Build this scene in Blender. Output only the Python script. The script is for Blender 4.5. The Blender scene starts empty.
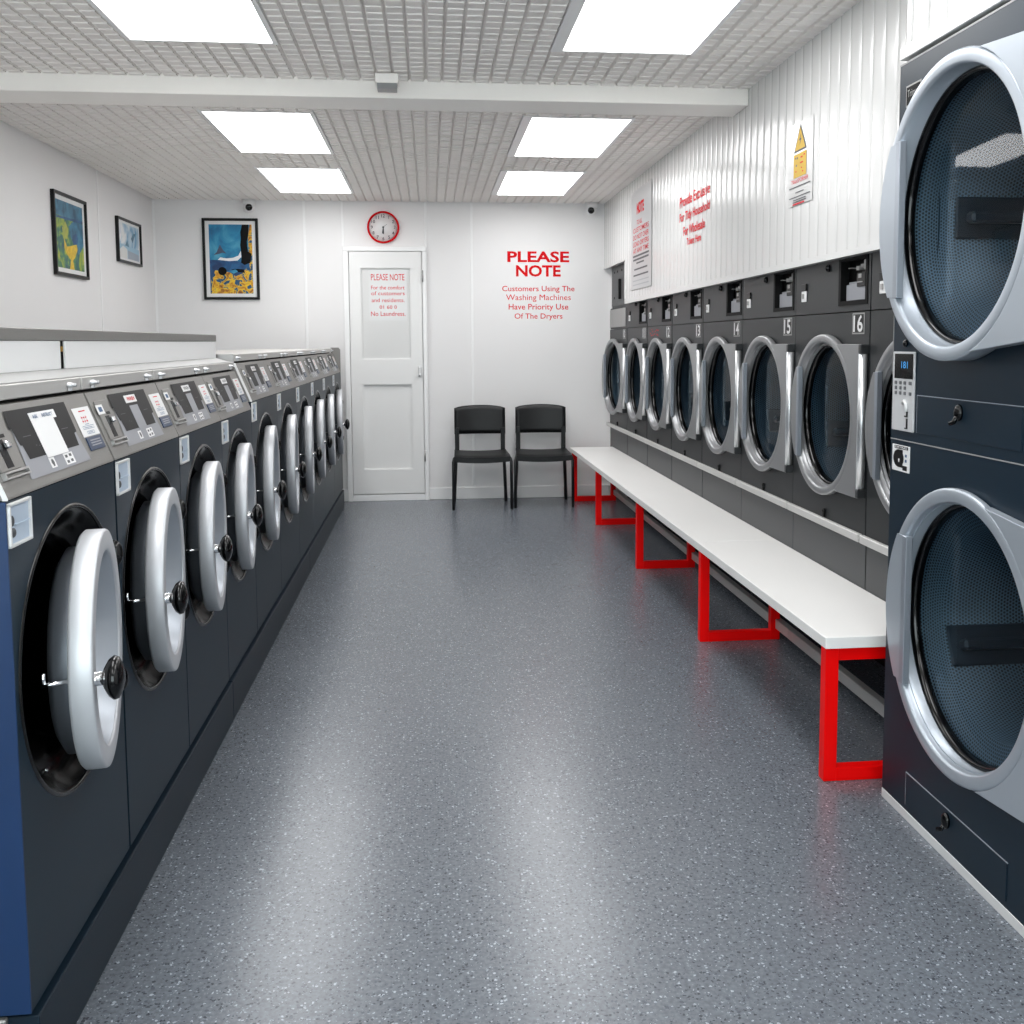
import bpy, bmesh, math, random
from mathutils import Vector, Matrix
random.seed(4)
C = bpy.context.scene.collection
PI = math.pi
rad = math.radians

# ------------------------------------------------------------------ materials
MATS = {}
def srgb(r, g, b):
    f = lambda c: (c/255/12.92) if c <= 10 else ((c/255+.055)/1.055)**2.4
    return (f(r), f(g), f(b), 1)

def mat(name, col, rough=.5, metal=0., spec=.5, coat=0., bump=None, var=None, emit=None, estr=0.):
    """plain procedural principled material with optional fine bump / colour variation"""
    if name in MATS: return MATS[name]
    m = bpy.data.materials.new(name); m.use_nodes = True
    nt = m.node_tree; p = nt.nodes['Principled BSDF']
    p.inputs['Base Color'].default_value = col
    p.inputs['Roughness'].default_value = rough
    p.inputs['Metallic'].default_value = metal
    p.inputs['Specular IOR Level'].default_value = spec
    p.inputs['Coat Weight'].default_value = coat
    if emit:
        p.inputs['Emission Color'].default_value = emit
        p.inputs['Emission Strength'].default_value = estr
    tc = nt.nodes.new('ShaderNodeTexCoord')
    if var:      # (scale, amount)
        n = nt.nodes.new('ShaderNodeTexNoise'); n.inputs['Scale'].default_value = var[0]; n.inputs['Detail'].default_value = 4
        nt.links.new(tc.outputs['Object'], n.inputs['Vector'])
        mr = nt.nodes.new('ShaderNodeMapRange'); mr.inputs['From Min'].default_value = .3; mr.inputs['From Max'].default_value = .7
        mr.inputs['To Min'].default_value = 1-var[1]; mr.inputs['To Max'].default_value = 1+var[1]
        nt.links.new(n.outputs['Fac'], mr.inputs['Value'])
        mx = nt.nodes.new('ShaderNodeMix'); mx.data_type = 'RGBA'; mx.blend_type = 'MULTIPLY'; mx.inputs[0].default_value = 1
        mx.inputs[6].default_value = col; nt.links.new(mr.outputs['Result'], mx.inputs[7])
        nt.links.new(mx.outputs[2], p.inputs['Base Color'])
    if bump:     # (scale, strength, stretch vector)
        mp = nt.nodes.new('ShaderNodeMapping'); mp.inputs['Scale'].default_value = bump[2] if len(bump) > 2 else (1, 1, 1)
        n = nt.nodes.new('ShaderNodeTexNoise'); n.inputs['Scale'].default_value = bump[0]; n.inputs['Detail'].default_value = 3
        b = nt.nodes.new('ShaderNodeBump'); b.inputs['Strength'].default_value = bump[1]; b.inputs['Distance'].default_value = .002
        nt.links.new(tc.outputs['Object'], mp.inputs['Vector']); nt.links.new(mp.outputs['Vector'], n.inputs['Vector'])
        nt.links.new(n.outputs['Fac'], b.inputs['Height']); nt.links.new(b.outputs['Normal'], p.inputs['Normal'])
    MATS[name] = m
    return m

WALL  = mat('wall_paint', srgb(232, 231, 231), .55, bump=(60, .08), var=(1.2, .015))
CLAD  = mat('white_cladding', srgb(216, 216, 215), .22, spec=.55)
TRIMW = mat('white_trim', srgb(240, 240, 240), .35)
DOORW = mat('door_paint', srgb(232, 232, 231), .4)
CEIL  = mat('ceiling_metal', srgb(238, 233, 229), .5)
BEAMM = mat('beam_paint', srgb(252, 248, 243), .5)
NAVY  = mat('navy_enamel', srgb(19, 36, 48), .42, spec=.28, var=(3, .06))
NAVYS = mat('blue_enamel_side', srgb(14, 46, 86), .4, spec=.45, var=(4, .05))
PLIN  = mat('plinth_enamel', srgb(15, 31, 43), .45, spec=.28)
GREYD = mat('charcoal_enamel', srgb(41, 43, 45), .45, spec=.4, var=(3, .05))
GREYL = mat('grey_hatch_paint', srgb(150, 149, 148), .45)
GREYB = mat('base_panel_paint', srgb(62, 64, 66), .45)
STACK = mat('blue_black_enamel', srgb(18, 35, 48), .4, spec=.28, var=(3, .06))
STEEL = mat('brushed_steel', srgb(130, 128, 125), .5, metal=.3, bump=(40, .10, (1, 30, 1)))
LIDM = mat('lid_steel', srgb(192, 190, 187), .45, metal=.2, bump=(40, .08, (1, 30, 1)))
LEDGE = mat('ledge_steel', srgb(150, 150, 149), .5, metal=.2)
RAILM = mat('rail_steel', srgb(205, 204, 202), .4, metal=.3)
STEELL = mat('light_steel', srgb(172, 171, 170), .4, metal=.6)
ALU   = mat('cast_aluminium', srgb(200, 202, 206), .42, metal=.4, bump=(120, .05))
FUNN  = mat('satin_funnel', srgb(176, 182, 190), .38, metal=.5)
CHROME = mat('chrome', srgb(235, 236, 238), .12, metal=1)
SILV  = mat('silver_paint', srgb(152, 153, 155), .34, metal=.55)
SILVN = mat('silver_paint_cool', srgb(178, 186, 195), .34, metal=.5)
HANDL = mat('anodised_strip', srgb(165, 172, 182), .3, metal=.6)
BLACK = mat('black_plastic', srgb(8, 8, 9), .35, spec=.3)
BLKG  = mat('black_gloss', srgb(5, 5, 6), .16, spec=.4)
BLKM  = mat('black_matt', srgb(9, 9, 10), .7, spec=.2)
CHAIRB = mat('chair_black', srgb(12, 13, 15), .4, spec=.35, bump=(300, .2))
CHAIRL = mat('chair_leg_black', srgb(12, 13, 15), .3)
RED   = mat('red_powder_coat', (.95, .001, .001, 1), .42, spec=.15)
REDT  = mat('red_vinyl', (.66, .002, .006, 1), .6, spec=.1)
REDP  = mat('red_print', (.66, .03, .04, 1), .6, spec=.1)
BENCHW = mat('white_laminate', srgb(242, 241, 239), .35, var=(2, .01))
PAPER = mat('white_paper', srgb(228, 228, 228), .5)
PAPERG = mat('laminated_sheet', srgb(186, 186, 187), .3)
PAPERC = mat('clear_film_sheet', srgb(222, 222, 222), .25)
FILM  = mat('clear_film', srgb(210, 210, 209), .2)
INK   = mat('dark_ink', srgb(70, 72, 76), .5)
INKL  = mat('pale_ink', srgb(168, 170, 174), .5)
INKB  = mat('blue_ink', srgb(60, 92, 130), .5)
BLUEL = mat('blue_label', srgb(18, 46, 78), .4)
PANG  = mat('grey_inset', srgb(140, 142, 148), .45)
DISP  = mat('display_charcoal', srgb(11, 12, 14), .45, spec=.15)
YEL   = mat('warning_yellow', srgb(206, 166, 18), .5)
BOXBL = mat('tray_pale_blue', srgb(180, 194, 210), .35)  # blue-grey tint paints in what a steel tray would reflect
WHITEP = mat('white_plastic', srgb(218, 218, 218), .3)
CAMW  = mat('camera_casing', srgb(222, 222, 222), .4)
LCD   = mat('lcd_blue', srgb(20, 90, 150), .4, emit=(.08, .45, .9, 1), estr=.5)

def emit_mat(name, col, s):
    m = bpy.data.materials.new(name); m.use_nodes = True; nt = m.node_tree; nt.nodes.clear()
    e = nt.nodes.new('ShaderNodeEmission'); e.inputs[0].default_value = col; e.inputs[1].default_value = s
    o = nt.nodes.new('ShaderNodeOutputMaterial'); nt.links.new(e.outputs[0], o.inputs[0]); return m
LAMP = emit_mat('led_diffuser', (1, 1, 1, 1), 8.0)

def glass_mat(name, tint, rough=.03, ior=1.5, gain=1.0):
    m = bpy.data.materials.new(name); m.use_nodes = True; nt = m.node_tree; nt.nodes.clear()
    t = nt.nodes.new('ShaderNodeBsdfTransparent'); t.inputs[0].default_value = tint
    g = nt.nodes.new('ShaderNodeBsdfGlossy'); g.inputs['Roughness'].default_value = rough; g.inputs[0].default_value = (1, 1, 1, 1)
    f = nt.nodes.new('ShaderNodeFresnel'); f.inputs[0].default_value = ior
    k = nt.nodes.new('ShaderNodeMath'); k.operation = 'MULTIPLY'; k.inputs[1].default_value = gain; k.use_clamp = True
    x = nt.nodes.new('ShaderNodeMixShader'); o = nt.nodes.new('ShaderNodeOutputMaterial')
    nt.links.new(f.outputs[0], k.inputs[0]); nt.links.new(k.outputs[0], x.inputs[0]); nt.links.new(t.outputs[0], x.inputs[1]); nt.links.new(g.outputs[0], x.inputs[2])
    nt.links.new(x.outputs[0], o.inputs[0]); return m
GLASS = glass_mat('smoked_glass', (.80, .89, .94, 1), gain=.38)
GLASSC = glass_mat('clear_glass', (.9, .95, .95, 1))

def floor_mat():
    m = bpy.data.materials.new('speckled_vinyl'); m.use_nodes = True; nt = m.node_tree; p = nt.nodes['Principled BSDF']
    N = nt.nodes.new; L = nt.links.new
    tc = N('ShaderNodeTexCoord')
    def ramp(src, a, b):
        r = N('ShaderNodeMapRange'); r.inputs['From Min'].default_value = a; r.inputs['From Max'].default_value = b
        L(src, r.inputs['Value']); return r.outputs['Result']
    def mix(f, a, b):
        x = N('ShaderNodeMix'); x.data_type = 'RGBA'
        L(f, x.inputs[0])
        if isinstance(a, tuple): x.inputs[6].default_value = a
        else: L(a, x.inputs[6])
        x.inputs[7].default_value = b; return x.outputs[2]
    def math2(op, a, b):
        k = N('ShaderNodeMath'); k.operation = op
        for i, v in enumerate((a, b)):
            if isinstance(v, (int, float)): k.inputs[i].default_value = v
            else: L(v, k.inputs[i])
        return k.outputs[0]
    n1 = N('ShaderNodeTexNoise'); n1.inputs['Scale'].default_value = 90; n1.inputs['Detail'].default_value = 3; L(tc.outputs['Object'], n1.inputs['Vector'])
    base = mix(ramp(n1.outputs['Fac'], .35, .65), srgb(93, 98, 105), srgb(111, 117, 125))
    def flecks(scale, size, pick, seed):
        mp = N('ShaderNodeMapping'); mp.inputs['Location'].default_value = (seed, seed*1.7, 0); L(tc.outputs['Object'], mp.inputs['Vector'])
        nz = N('ShaderNodeTexNoise'); nz.inputs['Scale'].default_value = scale*1.3; L(mp.outputs['Vector'], nz.inputs['Vector'])
        ad = N('ShaderNodeMix'); ad.data_type = 'VECTOR'; ad.inputs[0].default_value = .010
        L(mp.outputs['Vector'], ad.inputs[4]); L(nz.outputs['Color'], ad.inputs[5])
        v = N('ShaderNodeTexVoronoi'); v.inputs['Scale'].default_value = scale; L(ad.outputs[1], v.inputs['Vector'])
        s = N('ShaderNodeSeparateColor'); L(v.outputs['Color'], s.inputs[0])
        sel = math2('LESS_THAN', s.outputs[0], pick)
        rr = math2('MULTIPLY', s.outputs[1], size)
        return math2('MULTIPLY', sel, math2('LESS_THAN', v.outputs['Distance'], rr))
    c = mix(flecks(125, .50, .46, 3.1), base, srgb(62, 66, 73))
    c = mix(flecks(90, .42, .40, 7.7), c, srgb(82, 87, 96))
    c = mix(flecks(124, .44, .28, 11.3), c, srgb(166, 173, 182))
    c = mix(flecks(170, .42, .32, 5.3), c, srgb(138, 145, 154))
    L(c, p.inputs['Base Color'])
    p.inputs['Roughness'].default_value = .27; p.inputs['Specular IOR Level'].default_value = .5
    b = N('ShaderNodeBump'); b.inputs['Strength'].default_value = .12; b.inputs['Distance'].default_value = .002
    L(n1.outputs['Fac'], b.inputs['Height']); L(b.outputs['Normal'], p.inputs['Normal'])
    return m
FLOORM = floor_mat()

def perf_mat(name, sheet, hole, pitch=.0105, hr=.33, metal=.5):
    """perforated sheet: hexagonal holes laid out in metre-scaled UVs"""
    m = bpy.data.materials.new(name); m.use_nodes = True; nt = m.node_tree; p = nt.nodes['Principled BSDF']
    N = nt.nodes.new; L = nt.links.new
    uv = N('ShaderNodeUVMap')
    def lat(off):
        mp = N('ShaderNodeMapping'); mp.inputs['Scale'].default_value = (1/pitch, 1/(pitch*1.732), 1); mp.inputs['Location'].default_value = (off, off, 0)
        L(uv.outputs[0], mp.inputs[0])
        fr = N('ShaderNodeVectorMath'); fr.operation = 'FRACTION'; L(mp.outputs[0], fr.inputs[0])
        sb = N('ShaderNodeVectorMath'); sb.operation = 'SUBTRACT'; sb.inputs[1].default_value = (.5, .5, 0); L(fr.outputs[0], sb.inputs[0])
        ml = N('ShaderNodeVectorMath'); ml.operation = 'MULTIPLY'; ml.inputs[1].default_value = (1, 1.732, 0); L(sb.outputs[0], ml.inputs[0])
        ln = N('ShaderNodeVectorMath'); ln.operation = 'LENGTH'; L(ml.outputs[0], ln.inputs[0]); return ln.outputs['Value']
    mn = N('ShaderNodeMath'); mn.operation = 'MINIMUM'; L(lat(0), mn.inputs[0]); L(lat(.5), mn.inputs[1])
    lt = N('ShaderNodeMath'); lt.operation = 'LESS_THAN'; lt.inputs[1].default_value = hr; L(mn.outputs[0], lt.inputs[0])
    x = N('ShaderNodeMix'); x.data_type = 'RGBA'; L(lt.outputs[0], x.inputs[0]); x.inputs[6].default_value = sheet; x.inputs[7].default_value = hole
    L(x.outputs[2], p.inputs['Base Color'])
    p.inputs['Roughness'].default_value = .45; p.inputs['Metallic'].default_value = metal
    return m
DRUM = perf_mat('perforated_drum', srgb(84, 106, 123), srgb(3, 4, 5), metal=.15)
DRUMB = mat('drum_steel', srgb(44, 55, 65), .35, metal=.2)

# ------------------------------------------------------------------ mesh helpers
class MB:
    """collects shapes into one bmesh; one object per build()"""
    def __init__(self):
        self.bm = bmesh.new(); self.uv = self.bm.loops.layers.uv.new('UVMap')
    def faces(self, pts, fs, mi=0, smooth=False):
        v = [self.bm.verts.new(p) for p in pts]; out = []
        for f in fs:
            try: q = self.bm.faces.new([v[i] for i in f])
            except ValueError: continue
            q.material_index = mi; q.smooth = smooth; out.append(q)
        return v, out
    def box(self, x0, x1, y0, y1, z0, z1, bev=0, mi=0, M=None, seg=1):
        pts = [(x, y, z) for x in (x0, x1) for y in (y0, y1) for z in (z0, z1)]
        if M is not None: pts = [M @ Vector(p) for p in pts]
        v, f = self.faces(pts, [(0, 1, 3, 2), (4, 6, 7, 5), (0, 4, 5, 1), (2, 3, 7, 6), (0, 2, 6, 4), (1, 5, 7, 3)], mi)
        if bev:
            es = list({e for q in f for e in q.edges})
            r = bmesh.ops.bevel(self.bm, geom=es, offset=bev, segments=seg, affect='EDGES', profile=.5, clamp_overlap=True)
            for q in r['faces']: q.material_index = mi
        return self
    def prism(self, poly, axis, a, b, mi=0, bev=0):
        """polygon in the two remaining axes (cyclic order), extruded along axis from a to b"""
        n = len(poly); pts = []
        for h in (a, b):
            for p, q in poly:
                pts.append({'X': (h, p, q), 'Y': (p, h, q), 'Z': (p, q, h)}[axis])
        fs = [tuple(range(n)), tuple(range(2*n-1, n-1, -1))] + [(i, i+n, (i+1) % n+n, (i+1) % n) for i in range(n)]
        v, f = self.faces(pts, fs, mi)
        bmesh.ops.recalc_face_normals(self.bm, faces=f)
        if bev:
            es = list({e for q in f[:2] for e in q.edges})
            r = bmesh.ops.bevel(self.bm, geom=es, offset=bev, segments=2, affect='EDGES', profile=.5, clamp_overlap=True)
            for q in r['faces']: q.material_index = mi
        return self
    def lathe(self, prof, c=(0, 0, 0), axis='X', seg=48, mi=0, closed=False, smooth=True, M=None):
        """prof: (radius, height along axis)"""
        rings = []; L = 0; Ls = [0]
        for i in range(1, len(prof)):
            L += math.dist(prof[i-1], prof[i]); Ls.append(L)
        for r, h in prof:
            ring = []
            if r < 1e-6: pos = [(0, 0)]
            else: pos = [(r*math.cos(2*PI*k/seg), r*math.sin(2*PI*k/seg)) for k in range(seg)]
            for p, q in pos:
                co = {'X': (h, p, q), 'Y': (p, h, q), 'Z': (p, q, h)}[axis]
                co = Vector(co)
                if M is not None: co = M @ co
                ring.append(self.bm.verts.new(co + Vector(c)))
            rings.append(ring)
        prs = list(zip(range(len(prof)-1), range(1, len(prof)))) + ([(len(prof)-1, 0)] if closed else [])
        fl = []
        for i, j in prs:
            A, B = rings[i], rings[j]
            for k in range(seg):
                k2 = (k+1) % seg
                if len(A) == 1 and len(B) == 1: continue
                if len(A) == 1: vs = [A[0], B[k2], B[k]]
                elif len(B) == 1: vs = [A[k], A[k2], B[0]]
                else: vs = [A[k], A[k2], B[k2], B[k]]
                try: f = self.bm.faces.new(vs)
                except ValueError: continue
                f.material_index = mi; f.smooth = smooth; fl.append(f)
                rm = max(prof[i][0], prof[j][0])
                for lp in f.loops:
                    ri = i if lp.vert in A else j
                    kk = k if (lp.vert in (A[k % len(A)], B[k % len(B)])) else k+1
                    if abs(prof[i][1]-prof[j][1]) < .3*abs(prof[i][0]-prof[j][0]):     # flat disc: planar uv
                        r_ = prof[ri][0]; lp[self.uv].uv = (r_*math.cos(2*PI*kk/seg), r_*math.sin(2*PI*kk/seg))
                    else: lp[self.uv].uv = (rm*2*PI*kk/seg, Ls[ri])
        return self
    def tube(self, path, r, seg=10, mi=0, caps=True):
        path = [Vector(p) for p in path]; rings = []
        for i, p in enumerate(path):
            d = (path[min(i+1, len(path)-1)] - path[max(i-1, 0)]).normalized()
            a = d.orthogonal().normalized() if i == 0 else (prev - d*prev.dot(d)).normalized()
            prev = a; b = d.cross(a)
            rings.append([self.bm.verts.new(p + a*r*math.cos(2*PI*k/seg) + b*r*math.sin(2*PI*k/seg)) for k in range(seg)])
        for A, B in zip(rings, rings[1:]):
            for k in range(seg):
                f = self.bm.faces.new([A[k], A[(k+1) % seg], B[(k+1) % seg], B[k]]); f.smooth = True; f.material_index = mi
        if caps:
            for R in (rings[0], rings[-1]):
                f = self.bm.faces.new(R); f.material_index = mi
        return self
    def ball(self, c, rx, ry=None, rz=None, mi=0, u=20, v=12):
        ry = ry or rx; rz = rz or rx
        r = bmesh.ops.create_uvsphere(self.bm, u_segments=u, v_segments=v, radius=1, matrix=Matrix.Translation(c) @ Matrix.Diagonal((rx, ry, rz, 1)))
        for w in r['verts']:
            for f in w.link_faces: f.smooth = True; f.material_index = mi
        return self
    def holed_panel(self, x, y0, y1, z0, z1, cy, cz, R, seg=64, mi=0):
        """flat panel in plane X = x with a round hole"""
        inn, out = [], []
        for k in range(seg):
            a = 2*PI*k/seg; d = (math.cos(a), math.sin(a))
            ts = []
            if d[0] > 1e-9: ts.append((y1-cy)/d[0])
            if d[0] < -1e-9: ts.append((y0-cy)/d[0])
            if d[1] > 1e-9: ts.append((z1-cz)/d[1])
            if d[1] < -1e-9: ts.append((z0-cz)/d[1])
            t = min(ts)
            inn.append(self.bm.verts.new((x, cy+R*d[0], cz+R*d[1])))
            out.append((cy+t*d[0], cz+t*d[1]))
        ov = [self.bm.verts.new((x, p, q)) for p, q in out]
        def side(p):
            e = 1e-6
            return ('R' if abs(p[0]-y1) < e else 'L' if abs(p[0]-y0) < e else 'T' if abs(p[1]-z1) < e else 'B')
        for k in range(seg):
            k2 = (k+1) % seg; a, b = side(out[k]), side(out[k2]); vs = [inn[k], ov[k]]
            if a != b and not (abs(out[k][0]-out[k2][0]) < 1e-6 or abs(out[k][1]-out[k2][1]) < 1e-6):
                s = a+b; yy = y1 if 'R' in s else y0; zz = z1 if 'T' in s else z0
                vs.append(self.bm.verts.new((x, yy, zz)))
            vs += [ov[k2], inn[k2]]
            f = self.bm.faces.new(vs); f.material_index = mi
        return self
    def build(self, name, mats, parent=None, M=None, recalc=True):
        if recalc: bmesh.ops.recalc_face_normals(self.bm, faces=self.bm.faces)
        if name == 'glass':                       # open disc: make every face look outward
            bmesh.ops.reverse_faces(self.bm, faces=[f for f in self.bm.faces if f.normal.x < 0])
        me = bpy.data.meshes.new(name); self.bm.to_mesh(me); self.bm.free()
        for m in (mats if isinstance(mats, (list, tuple)) else [mats]): me.materials.append(m)
        o = bpy.data.objects.new(name, me); C.objects.link(o)
        if M is not None: o.matrix_basis = M
        if parent: o.parent = parent
        return o

def tag(o, label=None, cat=None, group=None, kind=None):
    if label: o['label'] = label
    if cat: o['category'] = cat
    if group: o['group'] = group
    if kind: o['kind'] = kind
    return o
def thing(name, loc, rz=0):
    o = bpy.data.objects.new(name, None); C.objects.link(o); o.location = loc; o.rotation_euler.z = rz
    o.empty_display_size = .1
    return o
def struct(name, mb, mats):
    return tag(mb.build(name, mats), kind='structure')
def kids(o): return [c for c in bpy.data.objects if c.parent == o]
def copy_tree(o, parent=None):
    c = o.copy(); C.objects.link(c)
    if parent: c.parent = parent
    for ch in kids(o):
        if ch is not c: copy_tree(ch, c)
    return c

def text_mesh(s, w=None, h=None, bold=0.0, ext=.0006):
    """letters as mesh in the XY plane, centred, scaled to width w / height h"""
    cu = bpy.data.curves.new('t', 'FONT'); cu.body = s; cu.size = 1; cu.align_x = 'CENTER'; cu.offset = bold; cu.resolution_u = 3
    ob = bpy.data.objects.new('t', cu); C.objects.link(ob)
    dg = bpy.context.evaluated_depsgraph_get(); dg.update()
    me = bpy.data.meshes.new_from_object(ob.evaluated_get(dg))
    bpy.data.objects.remove(ob); bpy.data.curves.remove(cu)
    xs = [v.co.x for v in me.vertices]; ys = [v.co.y for v in me.vertices]
    sx = w/(max(xs)-min(xs)) if w else None; sy = h/(max(ys)-min(ys)) if h else None
    sx = sx or sy; sy = sy or sx
    mx, my = (max(xs)+min(xs))/2, (max(ys)+min(ys))/2
    for v in me.vertices: v.co = ((v.co.x-mx)*sx, (v.co.y-my)*sy, ext)
    return me
def add_text(mb, s, M, w=None, h=None, bold=0., mi=0):
    me = text_mesh(s, w, h, bold)
    vs = [mb.bm.verts.new(M @ v.co) for v in me.vertices]
    for p in me.polygons:
        try: f = mb.bm.faces.new([vs[i] for i in p.vertices]); f.material_index = mi
        except ValueError: pass
    bpy.data.meshes.remove(me)

def words(parent, q, M, w, h, bold, m):
    """a line of lettering, one part per word"""
    me = text_mesh(q, w, h, bold); n = len(me.vertices); up = list(range(n))
    def find(i):
        while up[i] != i: up[i] = up[up[i]]; i = up[i]
        return i
    for p in me.polygons:
        for i in p.vertices[1:]: up[find(i)] = find(p.vertices[0])
    lo, hi = {}, {}
    for i, v in enumerate(me.vertices):
        r = find(i); lo[r] = min(lo.get(r, 9), v.co.x); hi[r] = max(hi.get(r, -9), v.co.x)
    rs = sorted(lo, key=lo.get); gaps = []; end = hi[rs[0]]
    for r in rs[1:]:
        gaps.append((lo[r]-end, lo[r])); end = max(end, hi[r])
    cuts = sorted(x for g, x in sorted(gaps, reverse=True)[:len(q.split())-1])
    for k in range(len(cuts)+1):
        b = MB(); vm = {}
        for p in me.polygons:
            r = find(p.vertices[0])
            if sum(lo[r] >= c-1e-7 for c in cuts) != k: continue
            for i in p.vertices:
                if i not in vm: vm[i] = b.bm.verts.new(M @ me.vertices[i].co)
            try: b.bm.faces.new([vm[i] for i in p.vertices])
            except ValueError: pass
        b.build('word', m, parent)
    bpy.data.meshes.remove(me)

# frames for flat graphics: local x = reading direction, y = up, z = out of the surface
def on_back(x, z, y=9.26): return Matrix(((1, 0, 0, x), (0, 0, -1, y), (0, 1, 0, z), (0, 0, 0, 1)))
def on_right(y, z, x=1.565): return Matrix(((0, 0, -1, x), (-1, 0, 0, y), (0, 1, 0, z), (0, 0, 0, 1)))
def on_left(y, z, x=-2.33): return Matrix(((0, 0, 1, x), (1, 0, 0, y), (0, 1, 0, z), (0, 0, 0, 1)))
def front(y, z, x=0): return Matrix(((0, 0, 1, x), (1, 0, 0, y), (0, 1, 0, z), (0, 0, 0, 1)))     # machine front, local +X
def rect(mb, M, x0, x1, y0, y1, z=.0004, mi=0):
    mb.faces([M @ Vector(p) for p in ((x0, y0, z), (x1, y0, z), (x1, y1, z), (x0, y1, z))], [(0, 1, 2, 3)], mi)
def poly(mb, M, pts, z=.0006, mi=0):
    mb.faces([M @ Vector((p[0], p[1], z)) for p in pts], [tuple(range(len(pts)))], mi)
def slab(mb, M, x0, x1, y0, y1, z0, z1, bev=0, mi=0): mb.box(x0, x1, y0, y1, z0, z1, bev, mi, M)

# ------------------------------------------------------------------ room
YB, YF, XL, XR, ZC = 9.26, -1.6, -2.33, 1.565, 2.624
b = MB(); b.box(XL-.1, 2.55, YF-.1, YB+.1, -.1, 0); struct('floor', b, FLOORM)
b = MB(); b.box(XL-.12, XL, YF-.1, YB+.1, 0, ZC+.1); struct('wall_left', b, WALL)
b = MB(); b.box(XL, 2.55, YB, YB+.12, 0, ZC+.1); struct('wall_back', b, WALL)

# right wall: profiled white cladding above the dryers, solid wall behind them
def clad(mb, y0, y1, z0, z1, x, back=.03, pitch=.1):
    y = y0
    while y < y1 - .004:
        e = min(y+pitch, y1)
        w = e-y
        P = [(0, .0016), (.025, .0002), (.25, -.0004), (.5, -.0006), (.75, -.0004), (.975, .0002), (1, .0016)]
        pts = [(x+d, y+t*w) for t, d in P]
        n = len(pts)
        v3 = [(px, py, z0) for px, py in pts] + [(px, py, z1) for px, py in pts]
        v, f = mb.faces(v3, [(i, i+1, i+1+n, i+n) for i in range(n-1)])
        for q in f[1:-1]: q.smooth = True
        y = e
    mb.box(x+.006, x+back, y0, y1, z0, z1)
b = MB()
clad(b, 2.905, 8.262, 1.735, ZC+.02, XR); clad(b, 8.262, YB, 2.06, ZC+.02, XR)
b.prism([(2.905, 1.719), (2.905, 1.74), (8.262, 1.74), (8.262, 1.702)], 'X', XR-.006, XR+.03)
b.box(XR-.006, XR+.03, 8.245, 8.262, 1.702, 2.06); b.box(XR-.006, XR+.03, 8.262, YB, 2.045, 2.061)
struct('wall_right', b, CLAD)
b = MB(); b.box(2.44, 2.55, YF-.1, YB, 0, ZC+.1); struct('wall_side', b, WALL)
b = MB(); b.box(1.628, 2.43, 9.185, YB-.001, 0, 2.6); struct('trim_20', b, WALL)
b = MB()
clad(b, YF, 2.935, 2.235, ZC+.02, 1.372)
b.box(1.362, 1.40, YF, 2.948, 2.203, 2.24, .002)
b.box(1.374, 1.60, 2.930, 2.938, 2.205, ZC+.02)
struct('trim_21', b, CLAD)
b = MB(); b.box(1.39, 2.43, YF, 2.12, 0, 2.2); struct('wall_near', b, WALL)
# front wall with shop window behind the camera
b = MB()
b.box(XL, 2.5, YF-.12, YF, 0, .45); b.box(XL, 2.5, YF-.12, YF, 2.4, ZC+.1)
b.box(XL, -2.1, YF-.12, YF, .45, 2.4); b.box(1.2, 2.5, YF-.12, YF, .45, 2.4)
struct('wall_front', b, WALL)
b = MB()
for x0, x1 in ((-2.1, -2.04), (-.5, -.44), (1.14, 1.2)): b.box(x0, x1, YF-.09, YF-.03, .45, 2.4)
for z0, z1 in ((.45, .51), (2.34, 2.4)): b.box(-2.1, 1.2, YF-.09, YF-.03, z0, z1)
w = struct('window_1', b, BLKM)
b = MB(); b.box(-2.05, 1.15, YF-.065, YF-.06, .5, 2.35); b.build('pane', GLASSC, w)

# ceiling: pressed metal tiles, eight ribs to a 600 mm tile
def ceiling():
    mb = MB(); cell = .075; holes = []
    for sx in (-1.2, .525):
        for y0, y1 in LROWS: holes.append((sx, sx+.6, y0, y1))
    nx0 = int(math.floor(XL/cell)); nx1 = int(math.ceil(XR/cell)); y = .0
    ys = []; yy = YF
    ny = int(round((YB+.02-YF)/cell))
    for i in range(nx0, nx1):
        x0 = i*cell; x1 = x0+cell
        tile_edge = (i % 8 == 0)
        gl = .011 if tile_edge else .008
        gr = .011 if (i+1) % 8 == 0 else .008
        for j in range(ny):
            a = YF+j*cell; c = a+cell; mx, my = (x0+x1)/2, (a+c)/2
            if any(h[0]-.001 < mx < h[1]+.001 and h[2]-.001 < my < h[3]+.001 for h in holes): continue
            zt = ZC-.001
            # pillow: groove floor at ZC+.012, face at ZC, tilted a touch so rows catch light
            g = ZC+.013; k = ZC+.006; fl, fr_ = x0+gl, x1-gr
            pts = [(x0, a, g), (x1, a, g), (x1, c, g), (x0, c, g), (fl, a+.003, zt-.0015), (fr_, a+.003, zt-.0015), (fr_, c-.003, zt+.0025), (fl, c-.003, zt+.0025),
                   (fl, a, k), (fr_, a, k), (fr_, c, k), (fl, c, k)]
            mb.faces(pts, [(4, 7, 6, 5), (0, 8, 4, 7, 11, 3), (1, 2, 10, 6, 5, 9), (8, 9, 5, 4), (10, 11, 7, 6)])
    mb.box(XL-.1, 2.55, YF-.1, YB+.1, ZC+.06, ZC+.12)
    return struct('ceiling', mb, CEIL)
LROWS = [(-.35, .85), (1.45, 2.65), (3.25, 4.475), (5.75, 6.975), (7.55, 8.775)]  # rows nearest the shop window are out of view, added to light the room
ceiling()
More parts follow.
